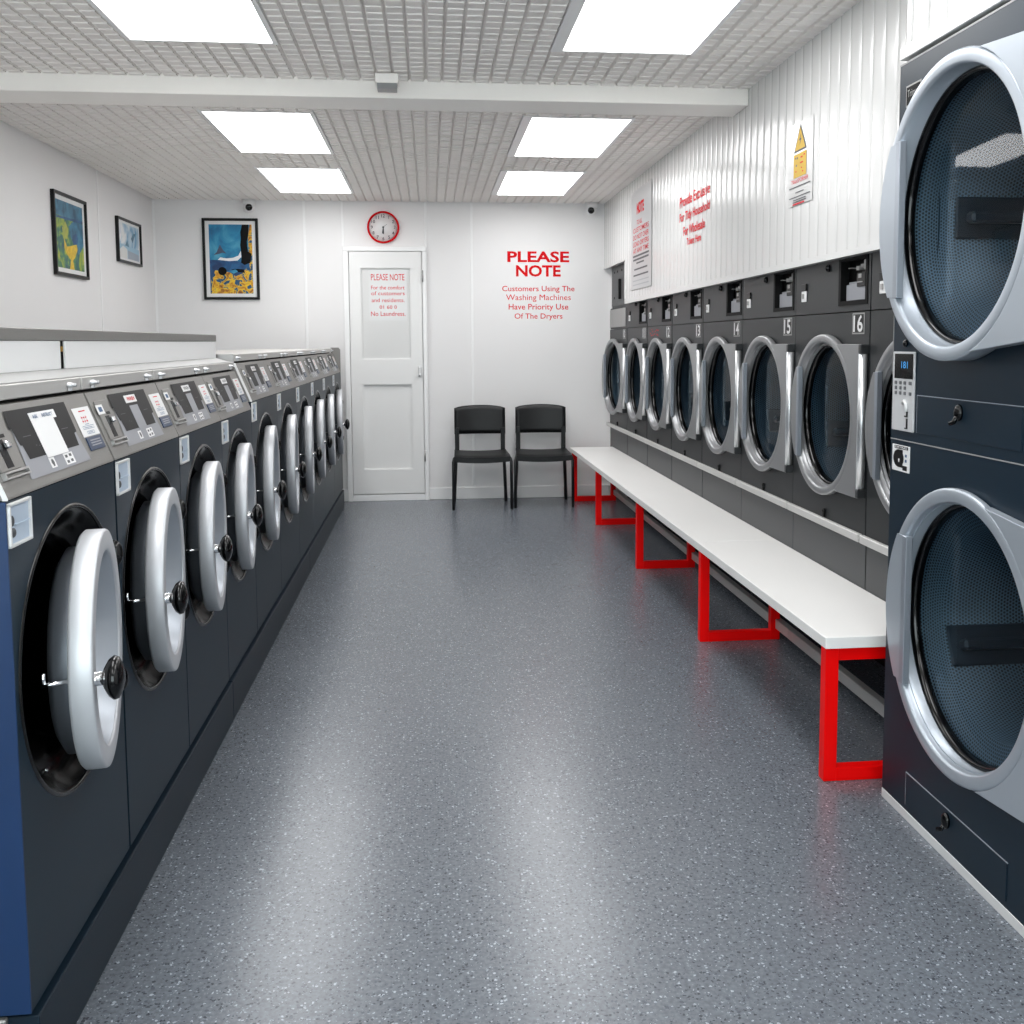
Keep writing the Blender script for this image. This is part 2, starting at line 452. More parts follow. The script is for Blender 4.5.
# light panels
proto = None
lab = {(0, 2): 'LED ceiling light panel near left, cut by top edge of photo', (1, 2): 'LED ceiling light panel near right, cut by top edge of photo',
       (0, 3): 'LED ceiling light panel just past the beam, left side', (1, 3): 'LED ceiling light panel just past the beam, right side',
       (0, 4): 'LED ceiling light panel farthest on the left, by back wall camera', (1, 4): 'LED ceiling light panel farthest on the right, by back wall',
       (0, 1): 'LED ceiling light panel overhead on the left, second from shop window', (1, 1): 'LED ceiling light panel overhead on the right, second from shop window',
       (0, 0): 'LED ceiling light panel on the left nearest the shop window', (1, 0): 'LED ceiling light panel on the right nearest the shop window'}
for r, (y0, y1) in enumerate(LROWS):
    for s, sx in enumerate((-1.2, .546)):
        t = thing('ceiling_light', (sx+.3 if s == 0 else .8355, (y0+y1)/2, ZC))
        tag(t, lab[(s, r)], 'ceiling light', 'LED ceiling light panels')
        w, l = (.3 if s == 0 else .3105), (y1-y0)/2; f = .02; fl = .02 if s == 0 else .051
        b = MB()
        for q in ((-w, -w+fl, -l, l), (w-f, w, -l, l), (-w+fl, w-f, -l, -l+f), (-w+fl, w-f, l-f, l)): b.box(*q, -.003, .03)
        b.build('frame', TRIMW, t)
        b = MB(); b.faces([(-w+fl, -l+f, -.001), (w-f, -l+f, -.001), (w-f, l-f, -.001), (-w+fl, l-f, -.001)], [(0, 3, 2, 1)])
        b.build('diffuser', LAMP, t, recalc=False)
# beam
b = MB(); b.box(XL, XR-.002, 5.04, 5.30, 2.545, ZC+.03, .003); struct('trim_1', b, BEAMM)
# skirting, seam strips
b = MB(); b.box(XL, -.73, YB-.015, YB, 0, .105, .003); b.box(-.03, 1.62, YB-.015, YB, 0, .105, .003); struct('baseboard_back', b, TRIMW)
n = 2
for x, z0, z1 in ((-1.062, .105, ZC), (-.735, 2.236, ZC), (-.02, 2.236, ZC), (.38, .105, ZC), (XL+.008, 0, ZC)):
    b = MB(); b.box(x-.011, x+.011, YB-.006, YB, z0, z1, .002); struct('trim_%d' % n, b, TRIMW); n += 1
b = MB(); b.box(XL, XL+.006, 7.765, 7.787, 0, ZC, .002); struct('trim_%d' % n, b, TRIMW); n += 1
b = MB(); b.box(XL, XL+.006, 5.2, 5.222, 0, ZC, .002); struct('trim_%d' % n, b, TRIMW); n += 1
# steel rail along the dryers and floor strip under the bench
b = MB(); y = 2.88
while y < 9.16:
    b.box(1.578, 1.598, y+.007, min(y+.784, 9.23)-.007, .650, .681, .003); y += .784
struct('trim_%d' % n, b, RAILM); n += 1
b = MB(); y = 2.9
while y < 9.2:
    b.box(1.60, 1.635, y+.002, min(y+1.56, 9.24)-.002, .052, .098, .003); y += 1.56
struct('trim_%d' % n, b, RAILM); n += 1

# ------------------------------------------------------------------ door
d = thing('door_1', (0, YB, 0)); tag(d, kind='structure')
b = MB()
for q in ((-.735, -.69, 0, 2.1945), (-.055, -.018, 0, 2.1945)): b.box(q[0], q[1], -.045, 0, q[2], q[3], .003)
b.box(-.735, -.018, -.045, 0, 2.195, 2.235, .003); b.box(-.69, -.055, -.03, 0, 0, .058, .003)
b.build('door_frame', TRIMW, d)
b = MB()
zs = [(.066, .28), (1.035, 1.255), (2.05, 2.192)]
for z0, z1 in zs: b.box(-.685, -.06, -.034, -.004, z0, z1)
for z0, z1 in ((.28, 1.035), (1.255, 2.05)):
    b.box(-.685, -.588, -.034, -.004, z0, z1); b.box(-.157, -.06, -.034, -.004, z0, z1)
    b.box(-.588, -.157, -.012, -.004, z0, z1)
    for q in ((-.588, -.580, z0, z1), (-.165, -.157, z0, z1), (-.580, -.165, z0, z0+.008), (-.580, -.165, z1-.008, z1)): b.box(q[0], q[1], -.022, -.012, q[2], q[3])
b.build('leaf', DOORW, d)
b = MB(); b.box(-.579, -.166, -.0135, -.012, 1.264, 2.041); b.build('upper_panel', mat('door_film', srgb(214, 214, 213), .35), d)
b = MB(); b.box(-.103, -.073, -.042, -.034, 1.10, 1.20, .003); b.tube([(-.088, -.04, 1.12), (-.088, -.07, 1.12), (-.10, -.075, 1.12)], .008)
b.box(-.10, -.076, -.062, -.042, 1.105, 1.185, .005); h = b.build('door_handle', WHITEP, d)
for z in (.40, 1.98):
    b = MB(); b.tube([(-.052, -.05, z-.05), (-.052, -.05, z+.05)], .007); b.build('hinge', STEELL, d)

# notice taped to the door pane
t = thing('door_notice', (-.355, YB-.0140, 1.83)); tag(t, 'white PLEASE NOTE paper notice with red print taped to white door', 'notice')
b = MB(); b.box(-.165, .165, -.0012, 0, -.235, .21); b.build('sheet', PAPERC, t)
B = on_back(0, 0, -.0013)
for q, z, w, h in (('PLEASE NOTE', .142, .29, .056), ('For the comfort', .052, .29, .034), ('of customers', .002, .29, .034),
                   ('and residents.', -.058, .285, .034), ('01 60 0', -.118, .15, .03), ('No Laundress.', -.176, .30, .04)):
    words(t, q, B @ Matrix.Translation((0, z, 0)), w, h, .003, REDP)
# red wall lettering
t = thing('wall_lettering', (.972, YB, 1.9)); tag(t, 'red vinyl PLEASE NOTE wall lettering above the black chairs', 'sign')
B = on_back(0, -1.9, 0)
for q, z, w, h, bo in (('PLEASE', 2.155, .553, .097, .03), ('NOTE', 2.031, .40, .102, .03),
                       ('Customers Using The', 1.868, .648, .062, .007), ('Washing Machines', 1.79, .58, .066, 0),
                       ('Have Priority Use', 1.707, .535, .066, .007), ('Of The Dryers', 1.625, .43, .062, .007)):
    words(t, q, B @ Matrix.Translation((0, z, 0)), w, h, bo, REDT)

# clock
t = thing('wall_clock', (-.386, YB, 2.402)); tag(t, 'round white wall clock with red rim above the door', 'clock')
My = Matrix.Rotation(PI/2, 4, 'X')     # local z -> -y
b = MB(); b.lathe([(.118, .0), (.138, .0), (.139, .02), (.134, .034), (.126, .034), (.122, .022)], axis='Z', M=My.to_3x3(), seg=48); b.build('rim', REDT, t)
b = MB(); b.lathe([(0, .018), (.124, .018), (.124, 0)], axis='Z', M=My.to_3x3(), seg=48); b.build('dial', PAPER, t)
b = MB()
for k in range(1, 13):
    a = PI/2 - k*PI/6
    add_text(b, str(k), on_back(.098*math.cos(a), .098*math.sin(a), -.0182), None, .028, .01)
b.build('numerals', INK, t)
for nm, ang, ln, wd in (('hour_hand', 188, .055, .007), ('minute_hand', 178, .058, .008), ('second_hand', 50, .04, .0025)):
    a = rad(90-ang); b = MB(); M = on_back(0, 0, -.021) @ Matrix.Rotation(a, 4, 'Z'); slab(b, M, -.008, ln, -wd/2, wd/2, 0, .0015)
    if nm == 'minute_hand': b.ball((0, -.022, 0), .008, .003, .008)
    b.build(nm, INK, t)

# ------------------------------------------------------------------ pictures
def noise_mat(name, stops, scale, detail=4, stretch=(1, 1, 1), dist=.6):
    m = bpy.data.materials.new(name); m.use_nodes = True; nt = m.node_tree; p = nt.nodes['Principled BSDF']; p.inputs['Roughness'].default_value = .35
    tc = nt.nodes.new('ShaderNodeTexCoord'); mp = nt.nodes.new('ShaderNodeMapping'); mp.inputs['Scale'].default_value = stretch
    nz = nt.nodes.new('ShaderNodeTexNoise'); nz.inputs['Scale'].default_value = scale; nz.inputs['Detail'].default_value = detail; nz.inputs['Distortion'].default_value = dist
    cr = nt.nodes.new('ShaderNodeValToRGB'); el = cr.color_ramp.elements
    while len(el) < len(stops): el.new(.5)
    for e, (q, c) in zip(el, stops): e.position = q; e.color = c
    nt.links.new(tc.outputs['Object'], mp.inputs[0]); nt.links.new(mp.outputs[0], nz.inputs['Vector']); nt.links.new(nz.outputs['Fac'], cr.inputs[0])
    nt.links.new(cr.outputs[0], p.inputs['Base Color']); return m
BLU = noise_mat('print_blue_wash', [(.3, srgb(16, 84, 128)), (.5, srgb(30, 128, 170)), (.72, srgb(90, 170, 196))], 7, stretch=(1, 1, 3))
DBL = noise_mat('print_deep_blue', [(.35, srgb(14, 50, 96)), (.6, srgb(22, 90, 140))], 12)
ORG = noise_mat('print_amber', [(.34, srgb(110, 60, 26)), (.44, srgb(200, 136, 22)), (.53, srgb(232, 196, 40)), (.58, srgb(24, 76, 116))], 16, 5, dist=1.5)
GRN = noise_mat('print_leaf_green', [(.34, srgb(14, 66, 92)), (.47, srgb(56, 120, 84)), (.58, srgb(150, 172, 52)), (.72, srgb(222, 196, 44))], 9, 5, (1, 1, .6), 1.2)
TEAL = noise_mat('print_teal', [(.35, srgb(24, 76, 104)), (.6, srgb(58, 128, 158))], 10)
SKY = noise_mat('print_cloud', [(.36, srgb(84, 146, 184)), (.5, srgb(178, 198, 212)), (.6, srgb(226, 226, 226))], 5, 5, dist=1)
def ell(cx, cy, rx, ry, n=24, a0=0, a1=2*PI): return [(cx+rx*math.cos(a0+(a1-a0)*k/n), cy+ry*math.sin(a0+(a1-a0)*k/n)) for k in range(n+(0 if a1-a0 > 6.2 else 1))]
def picture(M, w, h, label, paint, mats, mw, fr=.022):
    t = bpy.data.objects.new('framed_picture', None); C.objects.link(t); t.matrix_world = M
    tag(t, label, 'picture')
    I = Matrix.Identity(4); b = MB()
    for q in ((-w, -w+fr, -h, h), (w-fr, w, -h, h), (-w+fr, w-fr, -h, -h+fr), (-w+fr, w-fr, h-fr, h)): slab(b, I, *q, 0, .025, .002)
    b.build('frame', BLACK, t)
    b = MB(); slab(b, I, -w+fr, w-fr, -h+fr, h-fr, .001, .010); b.build('mount', PAPER, t)
    b = MB(); iw, ih = w-fr-mw[0], h-fr-mw[1]
    rect(b, I, -iw, iw, -ih, ih, .0105, 0); paint(b, I, iw, ih); b.build('print', mats, t, recalc=False)
    return t
def paint_sea(b, I, w, h):
    P = lambda pts, mi, z: poly(b, I, [(x*w, y*h) for x, y in pts], z, mi)
    P([(-1, -1), (1, -1), (1, -.1), (.1, -.05), (-1, -.02)], 1, .0107)
    P([(-.95, -1), (1, -1), (1, -.28), (.72, -.24), (.5, -.42), (.2, -.5), (-.1, -.38), (-.5, -.35), (-.75, -.32), (-.95, -.6)], 2, .0109)
    P([(.86, -.3), (1, -.3), (1, 1), (.9, 1), (.82, .6)], 2, .0109)
    P([(.55, 1), (.86, 1), (.84, .72), (.76, .5), (.80, .22), (.97, .16), (.9, -.1), (.62, -.17), (.46, -.1), (.5, .1), (.44, .4), (.48, .6), (.46, .78)], 3, .0111)
    P([(-.62, -.02), (-.5, .05), (-.2, .02), (.1, .04), (.34, .1), (.46, .24), (.48, .06), (.3, -.04), (-.1, -.06)], 4, .0113)
    P(ell(-.42, -.35, .2, .12), 3, .0115)
    P([(-.8, .12), (-.66, .2), (-.5, .42), (-.36, .26), (-.2, .16), (-.4, .18), (-.6, .14)], 5, .0113)
    P([(.1, -.34), (.35, -.38), (.62, -.4), (.6, -.3), (.3, -.28), (0, -.3)], 3, .0113)
    P([(-.2, -.36), (.2, -.3), (.3, -.36), (.1, -.42)], 0, .0115)
picture(on_back(-1.686, 2.123), .234, .346, 'black framed blue and orange picture on back wall under camera', paint_sea,
        [BLU, DBL, ORG, BLKM, PAPER, mat('print_grey', srgb(70, 78, 100), .4)], (.032, .03))
def paint_green(b, I, w, h):
    P = lambda pts, mi, z: poly(b, I, [(x*w, y*h) for x, y in pts], z, mi)
    P([(-1, .55), (1, .5), (1, 1), (-1, 1)], 1, .0107)
    P([(-1, .52), (1, .58), (1, .50), (-1, .46)], 2, .0109)
    P([(-.1, .3), (.3, .5), (1, .48), (1, -.2), (.6, -.5), (.2, -.2), (.0, .0)], 1, .0108)
    P([(.2, .05), (.45, .14), (.6, .0), (.5, -.2), (.25, -.25), (.1, -.1)], 2, .011)
    P([(-.5, -.1), (-.3, -.34), (.45, -.2), (.5, -.36), (.3, -.6), (.12, -.72), (.2, -1), (-.15, -1), (-.05, -.72), (-.35, -.55), (-.5, -.4)], 3, .0112)
    P([(-.55, -.12), (-.6, .2), (-.35, .42), (-.15, .2), (-.25, -.1)], 4, .0111)
picture(on_left(7.145, 2.10), .312, .263, 'black framed green and yellow picture on left wall, nearer camera', paint_green,
        [GRN, TEAL, DBL, mat('print_gold', srgb(220, 184, 40), .4, var=(40, .2)), mat('print_olive', srgb(168, 172, 70), .4, var=(30, .15))], (.04, .03), .020)
def paint_cloud(b, I, w, h):
    P = lambda pts, mi, z: poly(b, I, [(x*w, y*h) for x, y in pts], z, mi)
    P([(-1, -.2), (1, -.3), (1, -1), (-1, -1)], 1, .0107)
    P([(-.95, -.55), (-.6, -.3), (-.2, -.45), (-.2, -1), (-.95, -1)], 2, .0109)
    P([(-.15, -.5), (.95, -.62), (.95, -1), (-.15, -1)], 3, .0109)
    P([(-.4, -.25), (-.2, .1), (.0, -.3)], 4, .011); P([(.2, .25), (.45, .6), (.7, .62), (.5, .3), (.35, .0)], 4, .011)
picture(on_left(8.49, 2.19), .318, .169, 'small black framed pale cloud picture on left wall near corner', paint_cloud,
        [SKY, mat('print_pale_blue', srgb(150, 186, 206), .4), mat('print_offwhite', srgb(216, 216, 214), .4), mat('print_slate', srgb(150, 160, 174), .4), TEAL], (.03, .02), .018)

# ------------------------------------------------------------------ security cameras, detector
for x, lb, sgn in ((-1.515, 'white dome security camera above the blue picture', 1), (1.44, 'white dome security camera in right back corner', -1)):
    t = thing('security_camera', (x, YB-.06, ZC)); tag(t, lb, 'security camera', 'dome security cameras')
    b = MB(); b.lathe([(0, -.045), (.05, -.045), (.056, -.035), (.056, .0), (0, 0)], axis='Z', seg=32); b.build('base', CAMW, t)
    b = MB(); b.ball((0, 0, -.062), .05); e = b.build('eyeball', CAMW, t)
    b = MB(); dirv = Vector((.15*sgn if sgn > 0 else -.25, -1, -.25)).normalized()
    M = dirv.to_track_quat('Z', 'Y').to_matrix()
    b.lathe([(0, .054), (.016, .053), (.025, .048), (.029, .040)], c=(0, 0, -.062), axis='Z', M=M, seg=24); b.build('lens', BLKG, e)
t = thing('motion_sensor', (-.176, 4.965, 2.596)); tag(t, 'small white motion sensor box on the ceiling just before the beam', 'sensor')
b = MB(); b.box(-.052, .052, -.09, 0, -.02, .024, .003); b.build('housing', BEAMM, t)
b = MB(); b.prism([(-.085, -.02), (0, -.02), (0, -.043), (-.07, -.043)], 'X', -.044, .044, bev=0); b.build('lens_cover', STEELL, t)

# ------------------------------------------------------------------ signs on the cladding
t = thing('wall_notice', (XR-.004, 7.61, 2.16)); tag(t, 'tall grey laminated notice with red heading, farthest on white cladding', 'notice')
R0 = on_right(0, 0, 0); b = MB(); slab(b, R0, -.365, .365, -.365, .37, 0, .003); b.build('sheet', PAPERG, t)
b = MB(); Z = .0032; T = lambda x, y: R0 @ Matrix.Translation((x, y, Z))
add_text(b, 'NOTE', T(-.02, .23), .26, .085, .05); b.build('heading', REDT, t)
for q, y, w in (('TO ALL', .128, .2), ('CUSTOMERS', .075, .56), ('DO NOT OVER', .022, .56), ('LOAD DRYERS', -.028, .56), ('AT ANY TIME', -.078, .56)):
    words(t, q, T(-.05 if w < .3 else 0, y), w, .036, .008, REDP)
b = MB()
for y, w, hh, x in ((-.118, .29, .007, 0), (-.145, .28, .007, -.0), (-.172, .14, .006, -.02), (-.217, .24, .006, 0), (-.262, .27, .006, 0)): rect(b, T(x, y), -w, w, -hh, hh)
b.build('ruled_lines', INK, t)
b = MB()
for y in (-.302, -.332): rect(b, T(0, y), -.29, .29, -.004, .004)
b.build('faint_lines', INKL, t)
t = thing('wall_lettering', (XR-.0025, 6.08, 2.1)); tag(t, 'red slanting lettering in four lines on the white cladding', 'sign')
for q, y, z, w, h in (('Provide Exclusive', 0, .157, .70, .066), ('For Tidy Household', 0, .055, .70, .070), ('For Wholesale', 0, -.028, .50, .056), ('Tokens Here', .0, -.098, .33, .044)):
    words(t, q, R0 @ Matrix.Translation((-y, z, 0)), w, h, .02, REDP)
t = thing('warning_notice', (XR-.003, 4.30, 2.150)); tag(t, 'clear sheet with yellow warning triangle, nearest on white cladding', 'notice')
b = MB(); slab(b, R0, -.143, .143, -.175, .168, 0, .0015); b.build('sheet', FILM, t)
b = MB(); poly(b, T(0, 0), [(-.075, .046), (.075, .046), (.0, .158)], .0, 0); b.build('triangle_border', INK, t)
b = MB(); poly(b, T(0, 0), [(-.061, .053), (.061, .053), (.0, .144)], .0004, 0); rect(b, T(0, 0), -.075, .075, -.06, .038, .0002); b.build('yellow_panels', YEL, t)
b = MB(); poly(b, T(0, 0), [(.012, .118), (-.014, .09), (.0, .09), (-.006, .066), (.016, .097), (.003, .097)], .0008, 0); b.build('flash_symbol', INK, t)
b = MB()
for (x, y) in ((-.05, .022), (-.03, .02), (-.04, -.01)): rect(b, T(0, 0), x-.007, x+.007, y-.004, y+.004, .0006)
for y, w in ((-.098, .125), (-.122, .05), (-.14, .125), (-.152, .075), (-.161, .08)): rect(b, T(.0, 0), -w, w, y-.0022, y+.0022, .0003)
b.build('small_print', INK, t)
words(t, 'TRANSFORMER', T(0, -.074), .2, .017, 0, REDP)
b = MB()
for (x, y, w) in ((.02, .018, .012), (.05, .024, .008), (.02, -.004, .018), (.02, -.026, .006), (-.045, -.034, .006), (.035, -.042, .006), (-.01, -.17, .07)): rect(b, T(0, 0), x-w, x+w, y-.003, y+.003, .0006)
b.build('red_print', REDP, t)

# ------------------------------------------------------------------ chairs
def make_chair():
    t = thing('stacking_chair', (0, 0, 0))
    b = MB(); n = 9     # seat shell: dished, waterfall front
    top = []
    W, D = .235, .42
    for j in range(n):
        v = j/(n-1); y = -D*.5+D*v
        for i in range(n):
            u = i/(n-1)*2-1
            z = .448 + .012*u*u - .004*math.sin(v*PI) - .03*max(0, .2-v)**1.3*3 + .008*v
            top.append((u*W*(1-.05*v), y, z))
    bot = [(x*.98, y, z-.045) for x, y, z in top]
    fs = []
    for j in range(n-1):
        for i in range(n-1):
            a = j*n+i; fs += [(a, a+1, a+n+1, a+n), (a+n*n, a+n*n+n, a+n*n+n+1, a+n*n+1)]
    for i in range(n-1):
        for a, c in ((i, i+1), (n*(n-1)+i, n*(n-1)+i+1), (i*n, i*n+n), (i*n+n-1, i*n+2*n-1)): fs.append((a, c, c+n*n, a+n*n))
    b.faces(top+bot, fs); s = b.build('seat', CHAIRB, t)
    b = MB(); m, k = 13, 7; fr, bk = [], []     # backrest: curved in plan, crowned top
    for j in range(k):
        v = j/(k-1)
        for i in range(m):
            u = i/(m-1)*2-1
            z = .605 + v*(.232+.018*(1-u*u)) - (.008*(abs(u)**8) if v > .9 else 0)
            y = .215+.02*v - .022*(u*u) + .012
            fr.append((u*.222, y-.012, z)); bk.append((u*.222, y+.012, z))
    N = m*k; fs = []
    for j in range(k-1):
        for i in range(m-1):
            a = j*m+i; fs += [(a, a+1, a+m+1, a+m), (a+N, a+m+N, a+m+1+N, a+1+N)]
    for i in range(m-1):
        for a in (i, m*(k-1)+i): fs.append((a, a+1, a+1+N, a+N))
    for j in range(k-1):
        for a in (j*m, j*m+m-1): fs.append((a, a+m, a+m+N, a+N))
    v, f = b.faces(fr+bk, fs, smooth=True); b.build('backrest', CHAIRB, t)
    for sx in (-1, 1):
        b = MB(); b.tube([(sx*.245, -.20, .001), (sx*.243, -.185, .40), (sx*.235, -.175, .43), (sx*.225, -.14, .437)], .0128); b.build('front_leg', CHAIRL, t)
        b = MB(); b.tube([(sx*.228, .255, .001), (sx*.21, .205, .40), (sx*.205, .195, .45)], .015); b.build('rear_leg', CHAIRL, t)
        b = MB(); b.box(sx*.2-.019, sx*.2+.019, .192, .207, .40, .66, .003, M=Matrix.Translation((0, -.0, 0)) @ Matrix.Shear('XY', 4, (0, 0)) if False else None); b.build('back_post', CHAIRB, t)
        b = MB(); b.tube([(sx*.225, -.16, .425), (sx*.21, .20, .425)], .010); b.build('seat_rail', CHAIRL, t)
    return t
ch = make_chair(); ch.location = (.428, 8.835, 0); tag(ch, 'black stacking chair on the left, beside the white door', 'chair', 'chairs against the back wall')
c2 = copy_tree(ch); c2.location = (.958, 8.86, 0); c2.rotation_euler.z = rad(-2); tag(c2, 'black stacking chair on the right, beside the bench end', 'chair')

# ------------------------------------------------------------------ bench
t = thing('bench', (0, 0, 0)); tag(t, 'long white topped bench on red square tube frames by the dryers', 'bench')
fy = [3.10, 4.655, 6.23, 7.79, 8.99]
ends = [3.06, 4.64, 6.215, 7.775, 9.03]
for a, c in zip(ends, ends[1:]):
    b = MB(); b.box(1.22, 1.602, a+.0006, c-.0006, .438, .475, .002); b.build('seat_board', BENCHW, t)
for y, dx in zip(fy, (.001, .010, .026, .024, .006)):
    b = MB(); w = .0215; x0, x1, z0, z1 = 1.228+dx, 1.622, .0005, .4375; u = .043
    b.box(x0, x0+u, y-w, y+w, z0, z1, .002); b.box(x1-u, x1, y-w, y+w, z0, z1, .002)
    b.box(x0+u, x1-u, y-w, y+w, z0, z0+u, .0015); b.box(x0+u, x1-u, y-w, y+w, z1-u, z1, .0015)
    b.build('leg_frame', RED, t)

def rebase(t, x, y, z=0):
    for q in kids(t): q.location = q.location - Vector((x, y, z))
    t.location = t.location + Vector((x, y, z))
rebase(t, 1.22, 3.06)
# ------------------------------------------------------------------ washing machines (local: front plane x = 0, front faces +x)
SA = math.atan2(.063, .158)
PAN = Matrix(((0, -math.sin(SA), math.cos(SA), 0), (1, 0, 0, 0), (0, math.cos(SA), math.sin(SA), 1.126), (0, 0, 0, 1)))
def make_washer(W, k, zp=0., tray_dark=False):
    """W width, k door scale, zp extra height of the panel"""
    t = thing('washing_machine', (0, 0, 0)); h = W/2-.0015; zt = 1.126+zp; cz = .764; R = .299*k
    b = MB(); b.holed_panel(0, -h, h, .158, zt-.006, 0, cz, R)
    b.faces([(0, -h, .158), (-.70, -h, .158), (-.70, -h, zt-.006), (0, -h, zt-.006)], [(0, 1, 2, 3)]); b.faces([(0, h, .158), (-.70, h, .158), (-.70, h, zt-.006), (0, h, zt-.006)], [(0, 1, 2, 3)])
    b.faces([(-.70, -h, .158), (-.70, h, .158), (-.70, h, zt-.006), (-.70, -h, zt-.006)], [(0, 1, 2, 3)])
    b.faces([(0, -h, .158), (-.70, -h, .158), (-.70, h, .158), (0, h, .158)], [(0, 1, 2, 3)])
    b.build('cabinet', NAVY, t, recalc=False)
    b = MB(); b.lathe([(R-.001, -.0005), (R-.012, -.004), (R-.03, -.03), (R-.055, -.045), (R-.075, -.046), (R-.085, -.060), (R-.10, -.075), (R-.115, -.20), (0, -.20)], c=(0, 0, cz), seg=64)
    well = b.build('door_well', mat('well_black', srgb(2, 2, 3), .15, spec=.06), t)
    b = MB(); b.lathe([(R+.004, .0), (R+.002, .003), (R-.003, .0035), (R-.006, .001), (R-.006, -.002)], c=(0, 0, cz), seg=64); b.build('well_rim', BLKG, t)
    for a in (38, 110, 160, 200, 250, 320):
        b = MB(); b.ball((-.040, (R-.05)*math.cos(rad(a)), cz+(R-.05)*math.sin(rad(a))), .005); b.build('screw', CHROME, well)
    # control housing
    b = MB(); b.prism([(0.0006, zt-.004), (0, zt), (-.063, zt+.158), (-.70, zt+.158), (-.70, zt-.004)], 'Y', -h, h); b.build('control_housing', STEEL, t)
    b = MB(); b.box(-.70, -.085, -h+.01, h-.01, zt+.15, zt+.17); b.build('shadow_gap', BLKM, t)
    b = MB(); b.box(-.70, -.068, -h, h, zt+.166, zt+.196, .002); b.build('top_lid', LIDM, t)
    M = Matrix.Translation((0, 0, zp)) @ PAN; e = .0003
    b = MB()
    poly(b, M, [(-.178, .017), (.173, .017), (.157, .085), (.145, .085), (.140, .055), (-.143, .055), (-.150, .085), (-.158, .085), (-.165, .119)], .0012, 0); b.build('inset_plate', PANG, t)
    b = MB(); poly(b, M, [(-.144, .055), (.140, .055), (.145, .084), (.162, .086), (.166, .157), (-.168, .157), (-.177, .12), (-.165, .12), (-.158, .085), (-.150, .085)], .0018, 0); dp = b.build('display_window', DISP, t)
    b = MB()
    for x, y in ((-.11, .1), (.1, .098), (-.085, .078), (-.07, .076)): rect(b, M, x-.02 if y > .09 else x-.003, x+.02 if y > .09 else x+.003, y, y+.0015, .0021)
    b.build('marking', INK, dp)
    b = MB(); rect(b, M, -.058, -.028, .025, .047, .0016); sp = b.build('symbol_plate', PAPER, t)
    b = MB(); poly(b, M, [(-.047, .028), (-.038, .028), (-.038, .031), (-.035, .036), (-.038, .042), (-.043, .044), (-.048, .042), (-.051, .036), (-.047, .031)], .0019); b.build('symbol', INK, sp)
    b = MB(); rect(b, M, .025, .080, .022, .047, .0016); sp = b.build('symbol_plate', PAPER, t)
    for x, y in ((.040, .040), (.064, .041), (.040, .028), (.064, .029)):
        b = MB(); rect(b, M, x-.008, x+.006, y-.003, y+.003, .0019); b.build('symbol', INK, sp)
    b = MB(); rect(b, M, .191, .306, .068, .138, .0012); st = b.build('price_sticker', PAPER, t)
    b = MB(); rect(b, M, .228, .272, .1275, .1300, .0015)
    for x0 in (.226, .240, .254):
        for y0 in (.103, .112): rect(b, M, x0, x0+.010, y0, y0+.0022, .0015); rect(b, M, x0+.004, x0+.0062, y0-.003, y0+.005, .0015)
    b.build('red_print', REDP, st)
    b = MB(); rect(b, M, .235, .262, .096, .0975, .0015)
    for q0, q1, r0, r1 in ((.212, .285, .085, .092), (.226, .274, .073, .079)):
        rect(b, M, q0, q1, r0, r0+.0012, .0015); rect(b, M, q0, q1, r1, r1+.0012, .0015); rect(b, M, q0, q0+.0016, r0, r1, .0015); rect(b, M, q1, q1+.0016, r0, r1+.0012, .0015); rect(b, M, q0+.008, q1-.008, r0+.003, r0+.0045, .0015)
    b.build('blue_print', mat('faded_blue_ink', srgb(110, 130, 158), .5), st)
    b = MB(); slab(b, M, .197, .300, .034, .066, 0, .003, .001); bl = b.build('blue_label', BLUEL, t)
    b = MB()
    for q in (.044, .050, .056): rect(b, M, .215, .285, q, q+.003, .0033)
    b.build('print', PANG, bl)
    # coin slide
    b = MB(); slab(b, M, -.292, -.200, .045, .146, 0, .004, .0015); cs = b.build('coin_plate', STEEL, t)
    b = MB(); slab(b, M, -.262, -.232, .05, .105, .004, .0046); slab(b, M, -.243, -.215, .108, .115, .004, .0046); b.build('slot', DISP, cs)
    b = MB(); slab(b, M, -.24, -.222, .085, .10, .004, .014, .003); b.build('slider', CHROME, cs)
    b = MB(); 
    for q in ((-.294, -.180, .040, .044), (-.294, -.180, .030, .033), (-.294, -.289, .030, .044), (-.185, -.180, .030, .044)): slab(b, M, *q, 0, .008)
    b.build('coin_tray', STEELL, t)
    b = MB(); slab(b, M, -.300, -.252, .111, .135, .004, .0048); bd = b.build('badge', PAPER, t)
    b = MB(); rect(b, M, -.289, -.263, .117, .129, .0051); b.build('print', INKB, bd)
    # locks on the lid front
    for y in (-h+.062, h-.088):
        b = MB(); b.lathe([(.0065, 0), (.0065, .009), (.005, .012), (0, .012)], c=(-.068, y, zt+.181), seg=16); b.lathe([(.0045, .012), (.0045, .020), (0, .020)], c=(-.068, y, zt+.181), seg=12)
        b.box(-.066, -.058, y-.0035, y+.0035, zt+.168, zt+.181); b.build('lid_lock', mat('lock_steel', srgb(196, 197, 199), .35, metal=.7), t)
    # detergent tray
    b = MB(); y0, y1, z0, z1 = -h+.001, -h+.104, zt-.091, zt-.010
    for q in ((y0, y1, z1-.006, z1), (y0, y1, z0, z0+.006), (y0, y0+.006, z0, z1), (y1-.006, y1, z0, z1)): b.box(-.002, .006, *q, .001)
    fr = b.build('tray_frame', WHITEP, t)
    b = MB(); b.faces([(.001, y0, z0), (.001, y1, z0), (.001, y1, z1), (.001, y0, z1)], [(0, 1, 2, 3)]); b.box(0, .004, y0+.03, y1-.006, z0+.038, z0+.040); b.build('tray', BOXBL, fr)
